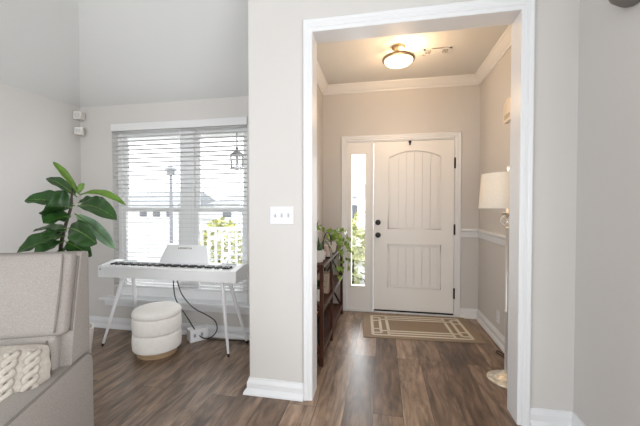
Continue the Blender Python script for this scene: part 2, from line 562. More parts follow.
def casing(mb, x0, x1, zt, wl, wr, wt, y, outer_sign=-1):
    """mitred casing around an opening x0..x1 up to zt on the face at y"""
    k = 10
    pl, pr, pt = casing_profile(wl), casing_profile(wr), casing_profile(wt)
    rows = []
    for i in range(k):
        u, d = pl[i]; ur = pr[i][0]; ut = pt[i][0]
        yy = y + outer_sign * d
        rows.append([mb.bm.verts.new(p) for p in ((x0 - u, yy, 0), (x0 - u, yy, zt + ut), (x1 + ur, yy, zt + ut), (x1 + ur, yy, 0))])
    fs = []
    for i in range(k - 1):
        for j in range(3):
            fs.append(mb.bm.faces.new((rows[i][j], rows[i][j + 1], rows[i + 1][j + 1], rows[i + 1][j])))
    fs.append(mb.bm.faces.new([r[0] for r in rows]))
    fs.append(mb.bm.faces.new([r[3] for r in rows]))
    bmesh.ops.recalc_face_normals(mb.bm, faces=fs)


tr = MB()
casing(tr, OL, OR, OT, CL, CR, .078, YP)
casing(tr, OL, OR, OT, CL, CR, .078, YB, 1)
# jamb lining
tr.box(OL - .02, OL, YP, YB, 0, OT).box(OR, OR + .02, YP, YB, 0, OT).box(OL - .02, OR + .02, YP, YB, OT, OT + .02)
struct('trim_1', tr, M['trim'], 'wide white fluted casing around the opening to the entry hall', 'casing')

# crown moulding
cp = [(0, 0), (.012, 0), (.014, .018), (.03, .03), (.058, .062), (.07, .075), (.078, .078), (.08, .095), (0, .095)]


def crown(name, a, b, nrm, label):
    mb = MB()
    A, B, N = Vector((a[0], a[1], ZC - .095)), Vector((b[0], b[1], ZC - .095)), Vector((nrm[0], nrm[1], 0))
    v0 = [mb.bm.verts.new(A + N * d + Vector((0, 0, z))) for d, z in cp]
    v1 = [mb.bm.verts.new(B + N * d + Vector((0, 0, z))) for d, z in cp]
    n = len(cp)
    fs = [mb.bm.faces.new(v0), mb.bm.faces.new(list(reversed(v1)))]
    for i in range(n):
        fs.append(mb.bm.faces.new((v0[i], v1[i], v1[(i + 1) % n], v0[(i + 1) % n])))
    bmesh.ops.recalc_face_normals(mb.bm, faces=fs)
    struct(name, mb, M['trim'], label, 'crown moulding')


crown('trim_2', (XF, YD), (XFR, YD), (0, -1), 'white crown moulding above the front door')
crown('trim_3', (XFR, YB), (XFR, YD), (-1, 0), 'white crown moulding on the right wall of the entry hall')
crown('trim_4', (XF, YB), (XF, YD), (1, 0), 'white crown moulding on the left wall of the entry hall')

rp = [(0, .0), (.010, .0), (.015, .012), (.015, .036), (.019, .042), (.019, .062), (.026, .070), (.036, .078), (.036, .092), (.028, .100), (0, .102)]


def rail(name, a, b, nrm, label):
    mb = MB()
    A, B, N = Vector((a[0], a[1], .920)), Vector((b[0], b[1], .920)), Vector((nrm[0], nrm[1], 0))
    v0 = [mb.bm.verts.new(A + N * d + Vector((0, 0, z))) for d, z in rp]
    v1 = [mb.bm.verts.new(B + N * d + Vector((0, 0, z))) for d, z in rp]
    n = len(rp)
    fs = [mb.bm.faces.new(v0), mb.bm.faces.new(list(reversed(v1)))]
    for i in range(n):
        fs.append(mb.bm.faces.new((v0[i], v1[i], v1[(i + 1) % n], v0[(i + 1) % n])))
    bmesh.ops.recalc_face_normals(mb.bm, faces=fs)
    struct(name, mb, M['trim'], label, 'chair rail')


rail('trim_5', (.882, YD), (XFR, YD), (0, -1), 'white chair rail between front door and corner')
rail('trim_6', (XFR, YB), (XFR, YD), (-1, 0), 'white chair rail along the right wall behind the floor lamp')

# ------------------------------------------------------------------ front door with sidelight
tr = MB()
casing(tr, -.425, .818, 2.062, .064, .064, .066, YD)
tr.box(DX0, -.418, YD, YD + .12, 0, DZ).box(.815, DX1, YD, YD + .12, 0, DZ).box(-.418, .815, YD, YD + .12, 2.05, DZ)
tr.box(-.135, -.105, YD - .006, YD + .12, 0, 2.05)      # post between sidelight and door
tr.box(-.425, .818, YD - .012, YD + .12, 0, .016)      # threshold
struct('trim_7', tr, M['trim'], 'white casing around the front door and its sidelight', 'casing')

door = thing('door_1', 'white arched two-panel front door with black hardware', 'door', (.355, YD + .03, .018), kind='structure')
dx0, dx1, dz0, dz1 = -.1, .812, .02, 2.046
fy, fd = YD + .006, .019        # stile face, panel recess
px0, px1 = .07, .67
d = MB()
d.box(dx0, dx1, fy + fd, YD + .05, dz0 + .015, dz1)
d.box(dx0, px0, fy, fy + fd, dz0 + .015, dz1).box(px1, dx1, fy, fy + fd, dz0 + .015, dz1)
d.box(px0, px1, fy, fy + fd, dz0 + .015, .305).box(px0, px1, fy, fy + fd, .828, 1.01)
za, zb = 1.855, 1.935


def arch_z(x):
    u = (x - (px0 + px1) / 2) / ((px1 - px0) / 2)
    return za + (zb - za) * (1 - u * u)


NA = 20
xs = [px0 + (px1 - px0) * i / NA for i in range(NA + 1)]
d.prism([(x, arch_z(x)) for x in xs] + [(px1, dz1), (px0, dz1)], 'y', fy, fy + fd)
# raised planks in both panels
npk = 6
inset = .028
pw = (px1 - px0 - 2 * inset) / npk
for i in range(npk):
    a = px0 + inset + i * pw + .0024
    b = a + pw - .0048
    d.box(a, b, fy + .007, fy + fd + .001, .305 + inset, .828 - inset, .0018, 1)
    d.prism([(a, 1.01 + inset), (b, 1.01 + inset), (b, arch_z(b) - inset), ((a + b) / 2, arch_z((a + b) / 2) - inset), (a, arch_z(a) - inset)], 'y', fy + .007, fy + fd + .001)
build('door_slab', d, M['door'], door)
d = MB()
bead = lambda pts: d.tube([(x, fy + .003, z) for x, z in pts], .006, 8, closed=True)
bead([(px0, .305), (px1, .305), (px1, .828), (px0, .828)])
bead([(px0, 1.01), (px1, 1.01)] + [(x, arch_z(x)) for x in reversed(xs)])
build('panel_moulding', d, M['door'], door, smooth='auto')
build('door_sweep', MB().box(dx0, dx1, fy - .004, fy + .02, .0165, .034), M['black'], door, label='dark sweep under the door')
for z in (1.774, 1.01, .272):
    d = MB().box(.8085, .8265, fy - .012, fy + .002, z - .055, z + .055).bar((.8175, fy - .016, z - .062), (.8175, fy - .016, z + .062), .009)
    build('hinge', d, M['black'], door, label='black door hinge')
kx = -.048
d = MB()
rot = Matrix.Translation((kx, fy, .933)) @ Matrix.Rotation(PI / 2, 4, 'X')
d.lathe([(.0, 0), (.033, 0), (.033, .006), (.026, .010), (.012, .012), (.012, .032), (.024, .040), (.030, .052), (.026, .064), (.0, .068)]).xf(rot)
build('door_knob', d, M['black'], door, smooth='auto', label='black round door knob')
d = MB()
rot = Matrix.Translation((kx, fy, 1.084)) @ Matrix.Rotation(PI / 2, 4, 'X')
d.lathe([(.0, 0), (.033, 0), (.033, .008), (.028, .016), (.0, .017)]).xf(rot)
d.box(kx - .006, kx + .006, fy - .034, fy - .012, 1.066, 1.102, .002)
build('deadbolt', d, M['black'], door, smooth='auto', label='black deadbolt turn')
d = MB().box(.302, .334, fy - .02, fy, 2.024, 2.048, .002).box(.309, .327, fy - .024, fy - .002, 1.998, 2.03, .002)
build('door_sensor', d, M['black'], door, label='small black catch at the top of the door')

sl = thing('window_2', 'narrow sidelight window left of the front door', 'window', (-.285, YD + .03, .02), kind='structure')
gx0, gx1, gz0, gz1 = -.368, -.203, .31, 1.907
d = MB()
d.box(-.418, gx0, YD + .010, YD + .055, .016, 2.05).box(gx1, -.135, YD + .010, YD + .055, .016, 2.05)
d.box(gx0, gx1, YD + .010, YD + .055, .016, gz0).box(gx0, gx1, YD + .010, YD + .055, gz1, 2.05)
for a, b, cc, e in ((gx0 - .012, gx0, gz0 - .012, gz1 + .012), (gx1, gx1 + .012, gz0 - .012, gz1 + .012)):
    d.box(a, b, YD + .002, YD + .012, cc, e, .002)
for cc, e in ((gz0 - .012, gz0), (gz1, gz1 + .012)):
    d.box(gx0 - .012, gx1 + .012, YD + .002, YD + .012, cc, e, .002)
build('sidelight_frame', d, M['door'], sl)
build('glass_pane', MB().box(gx0, gx1, YD + .03, YD + .036, gz0, gz1), M['glass'], sl)

# ------------------------------------------------------------------ piano window
win = thing('window_1', 'wide white twin window with blinds behind the piano', 'window', (-2.02, YW + .1, WZ0), kind='structure')
wy0, wy1 = YW + .075, YW + .135
mx0, mx1 = -2.015, -1.875
d = MB()
d.box(WX0, WX0 + .045, wy0, wy1, WZ0, WZ1).box(WX1 - .045, WX1, wy0, wy1, WZ0, WZ1)
d.box(WX0 + .045, WX1 - .045, wy0 + .001, wy1, WZ0, WZ0 + .05).box(WX0 + .045, WX1 - .045, wy0 + .001, wy1, WZ1 - .045, WZ1)
d.box(mx0, mx1, wy0, wy1, WZ0 + .05, WZ1 - .045)
build('window_frame', d, M['vinyl'], win)
for a, b in ((WX0 + .045, mx0), (mx1, WX1 - .045)):
    for lo, hi, yy in ((WZ0 + .05, 1.265, wy0 + .004), (1.22, WZ1 - .045, wy0 + .032)):
        s = MB()
        s.box(a, a + .04, yy, yy + .026, lo, hi).box(b - .04, b, yy, yy + .026, lo, hi)
        s.box(a + .04, b - .04, yy, yy + .026, lo, lo + .045).box(a + .04, b - .04, yy, yy + .026, hi - .045, hi)
        so = build('sash', s, M['vinyl'], win)
        build('glass_pane', MB().box(a + .04, b - .04, yy + .011, yy + .015, lo + .045, hi - .045), M['glass'], so)
d = MB()
d.box(WX0 - .135, WX1 + .06, YW - .055, YW + .080, WZ0 - .022, WZ0 + .006, .004).box(WX0 - .10, WX1 + .03, YW - .018, YW, WZ0 - .085, WZ0 - .022, .003)
build('window_sill', d, M['trim'], win)

bl = thing('window_blind', 'white slatted blind pulled down over the piano window', 'blind', (-2.02, YW + .03, WZ1))
build('valance', MB().box(WX0, -1.262, YW - .018, YW - .004, 2.052, 2.128, .004), M['slat'], bl)
build('headrail', MB().box(WX0 + .006, WX1 - .006, YW + .004, YW + .052, 2.065, 2.112), M['slat'], bl)
for a, b in ((WX0 + .008, -1.948), (-1.940, WX1 - .008)):
    s = MB()
    z = .485
    while z < 2.05:
        mt = Matrix.Translation((0, YW + .03, z)) @ Matrix.Rotation(math.radians(-5), 4, 'X')
        s.box(a, b, -.025, .025, -.0019, .0019, mtx=mt)
        z += .0445
    build('slats', s, M['slat'], bl)
    build('bottom_rail', MB().box(a, b, YW + .005, YW + .055, .435, .455, .004), M['slat'], bl)
    s = MB()
    for k in (.12, .5, .88):
        xx = a + (b - a) * k
        for yy in (YW + .004, YW + .056):
            s.bar((xx, yy, .44), (xx, yy, 2.07), .0012, n=6)
    build('ladder_cords', s, M['slat'], bl)
build('tilt_wand', MB().bar((-1.975, YW - .002, 2.05), (-1.975, YW - .002, 1.30), .004, n=8), M['plastic'], bl)

# ------------------------------------------------------------------ switch, outlets, small wall devices
sw = thing('light_switch', 'white triple light switch plate on the partition wall', 'light switch', (-.6535, YP, 1.216))
x0, x1, z0, z1 = -.735, -.572, 1.157, 1.275
build('switch_plate', MB().box(x0, x1, YP - .007, YP, z0, z1, .003), M['switch'], sw)
for i, (kx, up) in enumerate(((-.699, -1), (-.6535, 1), (-.608, 1))):
    build('toggle_slot', MB().box(kx - .0055, kx + .0055, YP - .0078, YP - .006, 1.203, 1.229), M['grille'], sw)
    mt = Matrix.Translation((kx, YP - .009, 1.216)) @ Matrix.Rotation(math.radians(28 * up), 4, 'X')
    build('toggle', MB().box(-.0042, .0042, -.013, .004, -.006, .006, .001, mtx=mt), M['switch'], sw)


def outlet(name, label, loc, nrm_x, cat='outlet'):
    t = thing(name, label, cat, loc)
    x, y, z = loc
    build('cover_plate', MB().box(x - .006, x, y - .036, y + .036, z - .058, z + .058, .002), M['switch'], t)
    for dz in (-.021, .021):
        s = MB()
        s.lathe([(0, 0), (.0155, 0), (.0155, .003), (0, .003)], n=20).xf(Matrix.Translation((x - .0085, y, z + dz)) @ Matrix.Rotation(PI / 2, 4, 'Y'))
        r = build('receptacle', s, M['switch'], t)
        build('slots', MB().box(x - .0095, x - .0083, y - .007, y - .005, z + dz - .004, z + dz + .005).box(x - .0095, x - .0083, y + .005, y + .007, z + dz - .004, z + dz + .005), M['slot'], r)
    return t


outlet('wall_outlet', 'white wall outlet low on the right wall of the entry hall', (XFR, 3.275, .235), -1)

ch = thing('door_chime', 'cream rounded door chime high on the right wall of the entry hall', 'door chime', (XFR, 3.02, 2.1))
pr = []
for i in range(17):
    a = PI * i / 16
    pr.append((3.02 + .10 * math.cos(a), 2.10 + .105 * math.sin(a)))
pr += [(2.92, 2.005), (3.12, 2.005)]
build('chime_cover', MB().prism(pr, 'x', XFR - .034, XFR, .008), M['almond'], ch, smooth='auto')
build('chime_grille', MB().box(XFR - .036, XFR - .033, 2.96, 3.08, 2.03, 2.034).box(XFR - .036, XFR - .033, 2.96, 3.08, 2.045, 2.049).box(XFR - .036, XFR - .033, 2.96, 3.08, 2.06, 2.064), M['bronze'], ch)

# two cube speakers stacked in the corner below the eave
for (cx_, cz_, rz_, lab) in ((-3.105, 2.218, .35, 'small off-white cube speaker in the room corner, upper of the two'),
                             (-3.105, 2.058, .62, 'small off-white cube speaker in the room corner, lower of the two')):
    t = thing('cube_speaker', lab, 'speaker', (cx_, 2.835, cz_), rz_, group='cube speakers in the corner')
    build('speaker_body', MB().box(-.037, .037, -.043, .040, -.039, .039, .006), M['ceramic'], t, world=False)
    g = MB().box(-.031, .031, -.0455, -.0425, -.033, .033, .001)
    go = build('speaker_grille', g, mat('pale_grille_cloth', (.60, .58, .55), .9, var=.08, vscale=200), t, world=False)
    lg = MB()
    if rz_ < .5:
        lg.tube([(.016 * math.cos(a), -.046, .016 * math.sin(a)) for a in [i * PI / 8 for i in range(16)]], .0022, 6, closed=True)
    else:
        lg.bar((-.014, -.046, -.012), (-.014, -.046, .016), .002, n=6).bar((-.002, -.046, -.012), (-.002, -.046, .016), .002, n=6).bar((.010, -.046, -.012), (.010, -.046, .016), .002, n=6)
    build('driver_ring', lg, M['grille'], go, world=False)
    arm = MB().bar((.0, .03, 0), (0.0, .052, 0), .012)
    build('wall_bracket', arm, M['plastic'], t, world=False)

# bowl sconce at the top right
t = thing('wall_sconce', 'grey rounded wall sconce at the top right edge', 'wall lamp', (XR, 1.585, 2.140))
s = MB()
prof = [(0, -.0), (.06, .006), (.10, .022), (.13, .05), (.145, .085), (.15, .12), (.143, .12), (.13, .085), (.10, .04), (.05, .016), (0, .012)]
nn = 24
rings = []
for r, z in prof:
    rings.append([s.bm.verts.new((XR - .005 - r * .8 * math.sin(PI * j / nn), 1.585 + r * math.cos(PI * j / nn), 2.140 + z)) for j in range(nn + 1)])
for Ar, Br in zip(rings, rings[1:]):
    for j in range(nn):
        s.bm.faces.new((Ar[j], Ar[j + 1], Br[j + 1], Br[j]))
bmesh.ops.remove_doubles(s.bm, verts=s.bm.verts, dist=1e-5)
build('bowl', s, M['sconce'], t, smooth=True)
build('back_plate', MB().box(XR - .008, XR, 1.505, 1.665, 2.165, 2.295, .003), M['sconce'], t)

# ------------------------------------------------------------------ foyer ceiling lamp and register
lx, ly = .142, 3.055
t = thing('ceiling_light', 'lit bowl ceiling light with bronze rim in the entry hall', 'ceiling light', (lx, ly, ZC))
s = MB().lathe([(0, 0), (.060, 0), (.062, -.010), (.055, -.024), (.035, -.034), (0, -.036)], (lx, ly, ZC))
build('canopy', s, M['bronze'], t, smooth='auto')
s = MB().bar((lx, ly, ZC - .03), (lx, ly, ZC - .10), .012)
for k in range(3):
    a = 2 * PI * k / 3 + .4
    s.bar((lx + .03 * math.cos(a), ly + .03 * math.sin(a), ZC - .028), (lx + .125 * math.cos(a), ly + .125 * math.sin(a), ZC - .108), .0045)
build('support_arms', s, M['bronze'], t, smooth='auto')
s = MB().lathe([(.140, 0), (.146, .004), (.148, .012), (.146, .02), (.140, .024), (.133, .024), (.131, .012), (.133, 0), (.140, 0)], (lx, ly, ZC - .128))
build('rim', s, M['bronze'], t, smooth='auto')
s = MB().lathe([(.134, 0), (.128, -.016), (.109, -.034), (.08, -.047), (.045, -.055), (0, -.058), (.045, -.050), (.105, -.028), (.128, .004)], (lx, ly, ZC - .122))
build('glass_bowl', s, M['bowl'], t, smooth=True)


def point_light(name, loc, power, color, radius=.04, parent=None):
    d = bpy.data.lights.new(name, 'POINT')
    d.energy = power
    d.color = color
    d.shadow_soft_size = radius
    o = bpy.data.objects.new(name, d)
    o.location = loc
    COL.objects.link(o)
    if parent is not None:
        o.parent = parent
        o.location = Vector(loc) - origin_of(parent)
    return o


point_light('upper_bulb', (lx + .05, ly, ZC - .09), 9.0, (1.0, .66, .36), .03, t)
point_light('below_bowl_fill', (lx, ly, ZC - .55), 13.0, (1.0, .69, .42), .12, t)  # fill added in mid-air under the bowl, the fixture has no bulb here

t = thing('ceiling_vent', 'small white register in the entry hall ceiling beside the lamp', 'vent', (.50, 3.21, ZC))
vx0, vx1, vy0, vy1 = .375, .625, 3.15, 3.27
s = MB()
s.box(vx0, vx1, vy0, vy0 + .018, ZC - .008, ZC).box(vx0, vx1, vy1 - .018, vy1, ZC - .008, ZC)
s.box(vx0, vx0 + .02, vy0, vy1, ZC - .008, ZC).box(vx1 - .02, vx1, vy0, vy1, ZC - .008, ZC)
s.box(.45, .55, vy0, vy1, ZC - .007, ZC)
build('register_frame', s, M['ceil'], t)
for a, b in ((vx0 + .02, .45), (.55, vx1 - .02)):
    s = MB()
    k = a + .006
    while k < b - .004:
        s.box(k, k + .006, vy0 + .015, vy1 - .015, ZC - .006, ZC - .001)
        k += .014
    build('register_louvres', s, M['ceil'], t)
build('duct_opening', MB().box(vx0 + .02, vx1 - .02, vy0 + .018, vy1 - .018, ZC - .001, ZC - .0004), M['slot'], t)

# ------------------------------------------------------------------ digital piano
px_0, px_1 = -2.515, -1.178
pf, pb = 2.455, 2.675
pz0, pz1 = .640, .745
pn = thing('digital_piano', 'slim white digital piano on four splayed legs under the window', 'piano', (-1.85, 2.56, 0))
s = MB()
ck = .055
# underside tray, front lip, rear deck, slanting cheeks
s.box(px_0 + .004, px_1 - .004, pf + .006, pb - .002, pz0 + .002, pz0 + .075, .003)
s.box(px_0 + ck - .002, px_1 - ck + .002, pf + .001, pf + .02, pz0 + .001, pz1 - .012, .003)
s.box(px_0 + ck - .002, px_1 - ck + .002, pb - .085, pb - .001, pz0 + .07, pz1 + .020, .004)
for a, b in ((px_0, px_0 + ck), (px_1 - ck, px_1)):
    s.prism([(pf, pz0), (pb, pz0), (pb, pz1 + .022), (pb - .06, pz1 + .022), (pf + .03, pz1), (pf, pz1 - .006)], 'x', a, b, .003)
build('piano_case', s, M['piano'], pn)
kx0, kx1 = px_0 + ck + .002, px_1 - ck - .002
kw = (kx1 - kx0) / 52
# real key pattern from A
blk_after = []
pat = 'ABCDEFG'
for i in range(52):
    a = kx0 + i * kw
    build('white_key', MB().box(a + .0005, a + kw - .0005, pf + .016, pb - .088, pz1 - .026, pz1 - .002, .001, 1), M['ivory'], pn)
    if i < 51 and pat[i % 7] in 'ACDFG':
        blk_after.append(a + kw)
for a in blk_after:
    build('black_key', MB().box(a - .0062, a + .0062, pf + .062, pb - .088, pz1 - .004, pz1 + .012, .0015, 1), M['ebony'], pn)
# music rest
mr = MB()
mt = Matrix.Translation((-1.775, pb - .045, pz1 + .016)) @ Matrix.Rotation(math.radians(-14), 4, 'X')
mr.prism([(-.248, 0), (.248, 0), (.212, .165), (-.186, .165)], 'y', -.006, .006, .002).xf(mt)
rest = build('music_rest', mr, M['piano'], pn)
# gold word mark on the rest, too small to read: letter-like strokes
lg = MB()
xx = -.070
for k in range(8):
    wdt = .012 if k != 0 else .016
    hh = .014 if k != 0 else .016
    lg.box(xx, xx + .004, -.0075, -.006, .126, .126 + hh)
    if k in (0, 2, 4, 6): lg.box(xx, xx + wdt, -.0075, -.006, .126, .129)
    if k in (1, 2, 3, 5, 6): lg.box(xx, xx + wdt, -.0075, -.006, .123 + hh, .126 + hh)
    if k in (1, 3, 4, 7): lg.box(xx + wdt - .004, xx + wdt, -.0075, -.006, .126, .126 + hh)
    xx += .0178
lg.xf(mt)
build('word_mark', lg, M['gold'], rest, label='gold word mark')
for a in (-2.33, -1.33):
    s = MB().box(a - .075, a + .075, pb - .066, pb - .020, pz1 + .018, pz1 + .0215, .001)
    build('speaker_grille', s, M['grille'], pn, label='grey speaker mesh')
s = MB().lathe([(0, 0), (.011, 0), (.011, .004), (0, .005)], (-2.485, pf + .02, pz1 - .004), n=16)
build('volume_knob', s, M['piano'], pn)
s = MB().lathe([(0, 0), (.008, 0), (.008, .003), (0, .003)], n=16).xf(Matrix.Translation((-2.49, pf, .712)) @ Matrix.Rotation(PI / 2, 4, 'X'))
build('headphone_socket', s, M['grille'], pn)
for (tx, ty), (fx, fy_) in (((-2.32, 2.53), (-2.506, 2.484)), ((-2.30, 2.63), (-2.42, 2.80)), ((-1.337, 2.52), (-1.275, 2.508)), ((-1.325, 2.62), (-1.235, 2.80))):
    lgm = MB().bar((tx, ty, pz0 - .004), (fx + (tx - fx) * .04, fy_ + (ty - fy_) * .04, .025), .0185, .0105, 14)
    lgm.lathe([(0, 0), (.034, 0), (.034, -.008), (0, -.008)], (tx, ty, pz0 + .002), n=18)
    lo = build('leg', lgm, M['piano'], pn, smooth='auto')
    build('foot_cap', MB().bar((fx + (tx - fx) * .042, fy_ + (ty - fy_) * .042, .027), (fx, fy_, .0), .0112, .010, 14), M['rubber'], lo, smooth='auto', label='black foot cap')

# ------------------------------------------------------------------ round storage stool
ox, oy = -1.93, 2.475
ot = thing('storage_ottoman', 'round cream stool with three padded tiers and wooden base in front of piano', 'stool', (ox, oy, 0))
build('wood_base', MB().lathe([(0, 0), (.158, 0), (.16, .003), (.16, .052), (.155, .055), (0, .055)], (ox, oy, 0), 48), M['oak'], ot, smooth='auto', label='light oak plinth')


def puff(z0, z1, r, bulge):
    p = [(0, z0), (r - .010, z0), (r - .003, z0 + .004)]
    for i in range(9):
        u = i / 8
        p.append((r + bulge * math.sin(PI * u), z0 + .009 + (z1 - z0 - .018) * u))
    p += [(r - .003, z1 - .004), (r - .010, z1), (0, z1)]
    return p


build('lower_body', MB().lathe(puff(.052, .196, .193, .004), (ox, oy, 0), 56), M['boucle'], ot, smooth='auto')
build('upper_body', MB().lathe(puff(.197, .334, .193, .004), (ox, oy, 0), 56), M['boucle'], ot, smooth='auto')
lid = [(0, .336), (.186, .336), (.194, .341), (.197, .352), (.196, .368), (.190, .382), (.176, .394), (.14, .404), (.08, .410), (0, .412)]
build('lid_cushion', MB().lathe(lid, (ox, oy, 0), 56), M['boucle'], ot, smooth='auto')

# ------------------------------------------------------------------ cable and white box with outlets on the floor
t = thing('power_box', 'small white box with two sockets on the floor behind the stool', 'power box', (-1.72, 2.78, 0))
bx = MB()
bmx = Matrix.Translation((-1.735, 2.785, 0)) @ Matrix.Rotation(math.radians(50), 4, 'Z')
bx.box(-.085, .085, -.055, .055, 0, .115, .006, mtx=bmx)
build('box_body', bx, M['plastic'], t)
for u in (-.045, .02):
    so = build('socket', MB().box(u - .016, u + .016, -.0575, -.054, .045, .085, .001, mtx=bmx), M['switch'], t)
    build('plug', MB().box(u - .008, u + .008, -.068, -.057, .05, .078, .002, mtx=bmx), M['grille'], so)


def cr(pts, n=8):
    """Catmull-Rom through points"""
    P = [Vector(p) for p in pts]
    P = [P[0] * 2 - P[1]] + P + [P[-1] * 2 - P[-2]]
    out = []
    for i in range(1, len(P) - 2):
        for k in range(n):
            u = k / n
            a, b, c_, d_ = P[i - 1], P[i], P[i + 1], P[i + 2]
            out.append(0.5 * ((2 * b) + (c_ - a) * u + (2 * a - 5 * b + 4 * c_ - d_) * u * u + (3 * b - a - 3 * c_ + d_) * u ** 3))
    out.append(P[-2])
    return out


cb = MB()
cyy = 2.74
cb.tube(cr([(-1.86, 2.64, .634), (-1.865, 2.66, .60), (-1.84, 2.70, .45), (-1.74, 2.73, .32), (-1.62, 2.75, .255), (-1.53, 2.75, .20),
            (-1.51, 2.74, .12), (-1.57, 2.74, .05), (-1.66, 2.76, .028), (-1.72, 2.74, .09), (-1.79, 2.70, .24), (-1.87, 2.66, .40), (-1.89, 2.65, .52), (-1.885, 2.64, .634)], 8), .0052, 8)
cb.tube(cr([(-1.66, 2.76, .028), (-1.58, 2.79, .008), (-1.40, 2.815, .006), (-1.2, 2.83, .006), (-1.0, 2.83, .006)], 8), .0052, 8)
tag(build('power_cable', cb, M['rubber'], smooth=True), 'thin black cable looping down from piano to floor', 'cable')

# ------------------------------------------------------------------ recliner
RC = thing('recliner', 'oatmeal grey fabric recliner at the left edge of the picture', 'recliner', (-1.46, 1.38, 0), math.radians(23))
# local: -x goes to the chair's far side, -y goes forward


def rb(l0, l1, f0, f1, z0, z1, bev=.02, seg=3):
    return MB().box(-l1, -l0, -f1, -f0, z0, z1, bev, seg)


def side_prism(pts, l0, l1, bev=.012):
    """outline in (forward, z)"""
    return MB().prism([(-f, z) for f, z in pts], 'x', -l1, -l0, bev)


W = .86
build('back_shell', side_prism([(0, .12), (.16, .12), (.185, .52), (.15, .70), (.075, 1.035), (.065, 1.05), (.01, 1.052), (0, 1.045)], .004, W - .004, .008), M['sofa'], RC, world=False, smooth='auto')


def soft_box(l0, l1, f0, f1, z0, z1, r, bulge=.02, lean=0.0, ncut=10):
    """a stuffed cushion: subdivided rounded box that swells at the middle of its front"""
    mb = MB()
    mb.box(-l1, -l0, -f1, -f0, z0, z1, r, 4)
    bmesh.ops.subdivide_edges(mb.bm, edges=[e for e in mb.bm.edges if e.calc_length() > .1], cuts=ncut, use_grid_fill=True)
    for v in mb.bm.verts:
        u = (v.co.x + l1) / (l1 - l0) * 2 - 1
        w_ = (v.co.z - z0) / (z1 - z0) * 2 - 1
        k = max(0, 1 - abs(u) ** 4) * max(0, 1 - w_ * w_)
        fr = (-v.co.y - f0) / (f1 - f0)
        v.co.y -= bulge * k * fr
        v.co.y += lean * (v.co.z - z0) * fr
    return mb


build('upper_back_cushion', soft_box(.020, W - .020, .05, .200, .688, 1.054, .034, .030, .22), M['sofa'], RC, world=False, smooth='auto')
build('lower_back_cushion', soft_box(.050, W - .050, .07, .225, .44, .698, .030, .025, .10), M['sofa'], RC, world=False, smooth='auto')
for (l, zz0, zz1, f0, f1, top) in ((.056, .712, 1.040, .203, .129, 1), (.085, .46, .680, .232, .206, 0)):
    p = MB()
    pts = []
    for i in range(15):
        u = i / 14
        pts.append((-(l - .02 * math.sin(PI * u) * .3), -(f0 + (f1 - f0) * u + .006 * math.sin(PI * u)), zz0 + (zz1 - zz0) * u))
    if top:
        pts += [(-l, -.13, 1.053)]
    p.tube(pts, .004, 8)
    build('piping', p, M['sofa_seam'], RC, world=False, smooth=True)
for (l, f0, f1, zz0, zz1) in ((.016, .150, .078, .70, 1.035),):
    build('piping', MB().tube([(-l, -(f0 + (f1 - f0) * i / 8), zz0 + (zz1 - zz0) * i / 8) for i in range(9)], .006, 8), M['sofa_seam'], RC, world=False, smooth=True)
build('seat_cushion', soft_box(.115, W - .115, .20, .84, .25, .40, .04, .0), M['sofa'], RC, world=False, smooth='auto')


def arm(l0, l1):
    prof = [(.0, .10), (.86, .10), (.875, .12), (.875, .488)]
    for i in range(7):
        a = PI / 2 * i / 6
        prof.append((.815 + .06 * math.cos(a), .488 + .06 * math.sin(a)))
    for i in range(6):
        a = PI / 2 * i / 5
        prof.append((.075 - .075 * math.sin(a), .493 + .055 * math.cos(a)))
    prof.append((0, .12))
    return side_prism(prof, l0, l1, .016)


a1 = build('armrest', arm(-.012, .112), M['sofa'], RC, world=False, smooth='auto')
p = MB()
pts = [(.004, -(.02 + .0)), ]
pp = []
for i in range(8):
    a = PI / 2 * (1 - i / 7)
    pp.append((.006, -(.075 - .066 * math.sin(a)), .493 + .055 * math.cos(a) + .0015))
for i in range(9):
    pp.append((.006, -(.075 + .74 * (i + 1) / 9), .5490))
p.tube(pp, .0050, 8)
build('seam', p, M['sofa_seam'], a1, world=False, smooth=True)
build('armrest', arm(W - .112, W + .012), M['sofa'], RC, world=False, smooth='auto')
build('chair_base', rb(.03, W - .03, .03, .82, .03, .28, .01), M['sofa'], RC, world=False)
for l in (.06, W - .06):
    for f in (.08, .76):
        build('foot', MB().lathe([(0, 0), (.022, 0), (.026, .035), (0, .035)], (-l, -f, 0), 16), M['black'], RC, world=False)

# cable-knit pillow on the seat
PW = thing('throw_pillow', 'cream cable-knit pillow leaning in the recliner', 'pillow', (0, 0, 0))
ca, sa = math.cos(math.radians(23)), math.sin(math.radians(23))


def rl(l, f, z):
    return Vector((-1.46 - l * ca + f * sa, 1.38 - l * sa - f * ca, z))


PW.location = rl(.205, .37, .335)
PW.rotation_euler = (math.radians(-16), 0, math.radians(23 + 10))
mb = MB()
N = 26
S = .188


def pz(u, v):
    k = (max(0, 1 - abs(u) ** 2.6) * max(0, 1 - abs(v) ** 2.6)) ** .5
    return .085 * k


def pout(u, v):
    # pinch the edges slightly, rounded corners
    e = 1 - .06 * (1 - u * u) * 0 - .10 * (u * u * v * v)
    return u * S * e, v * S * e


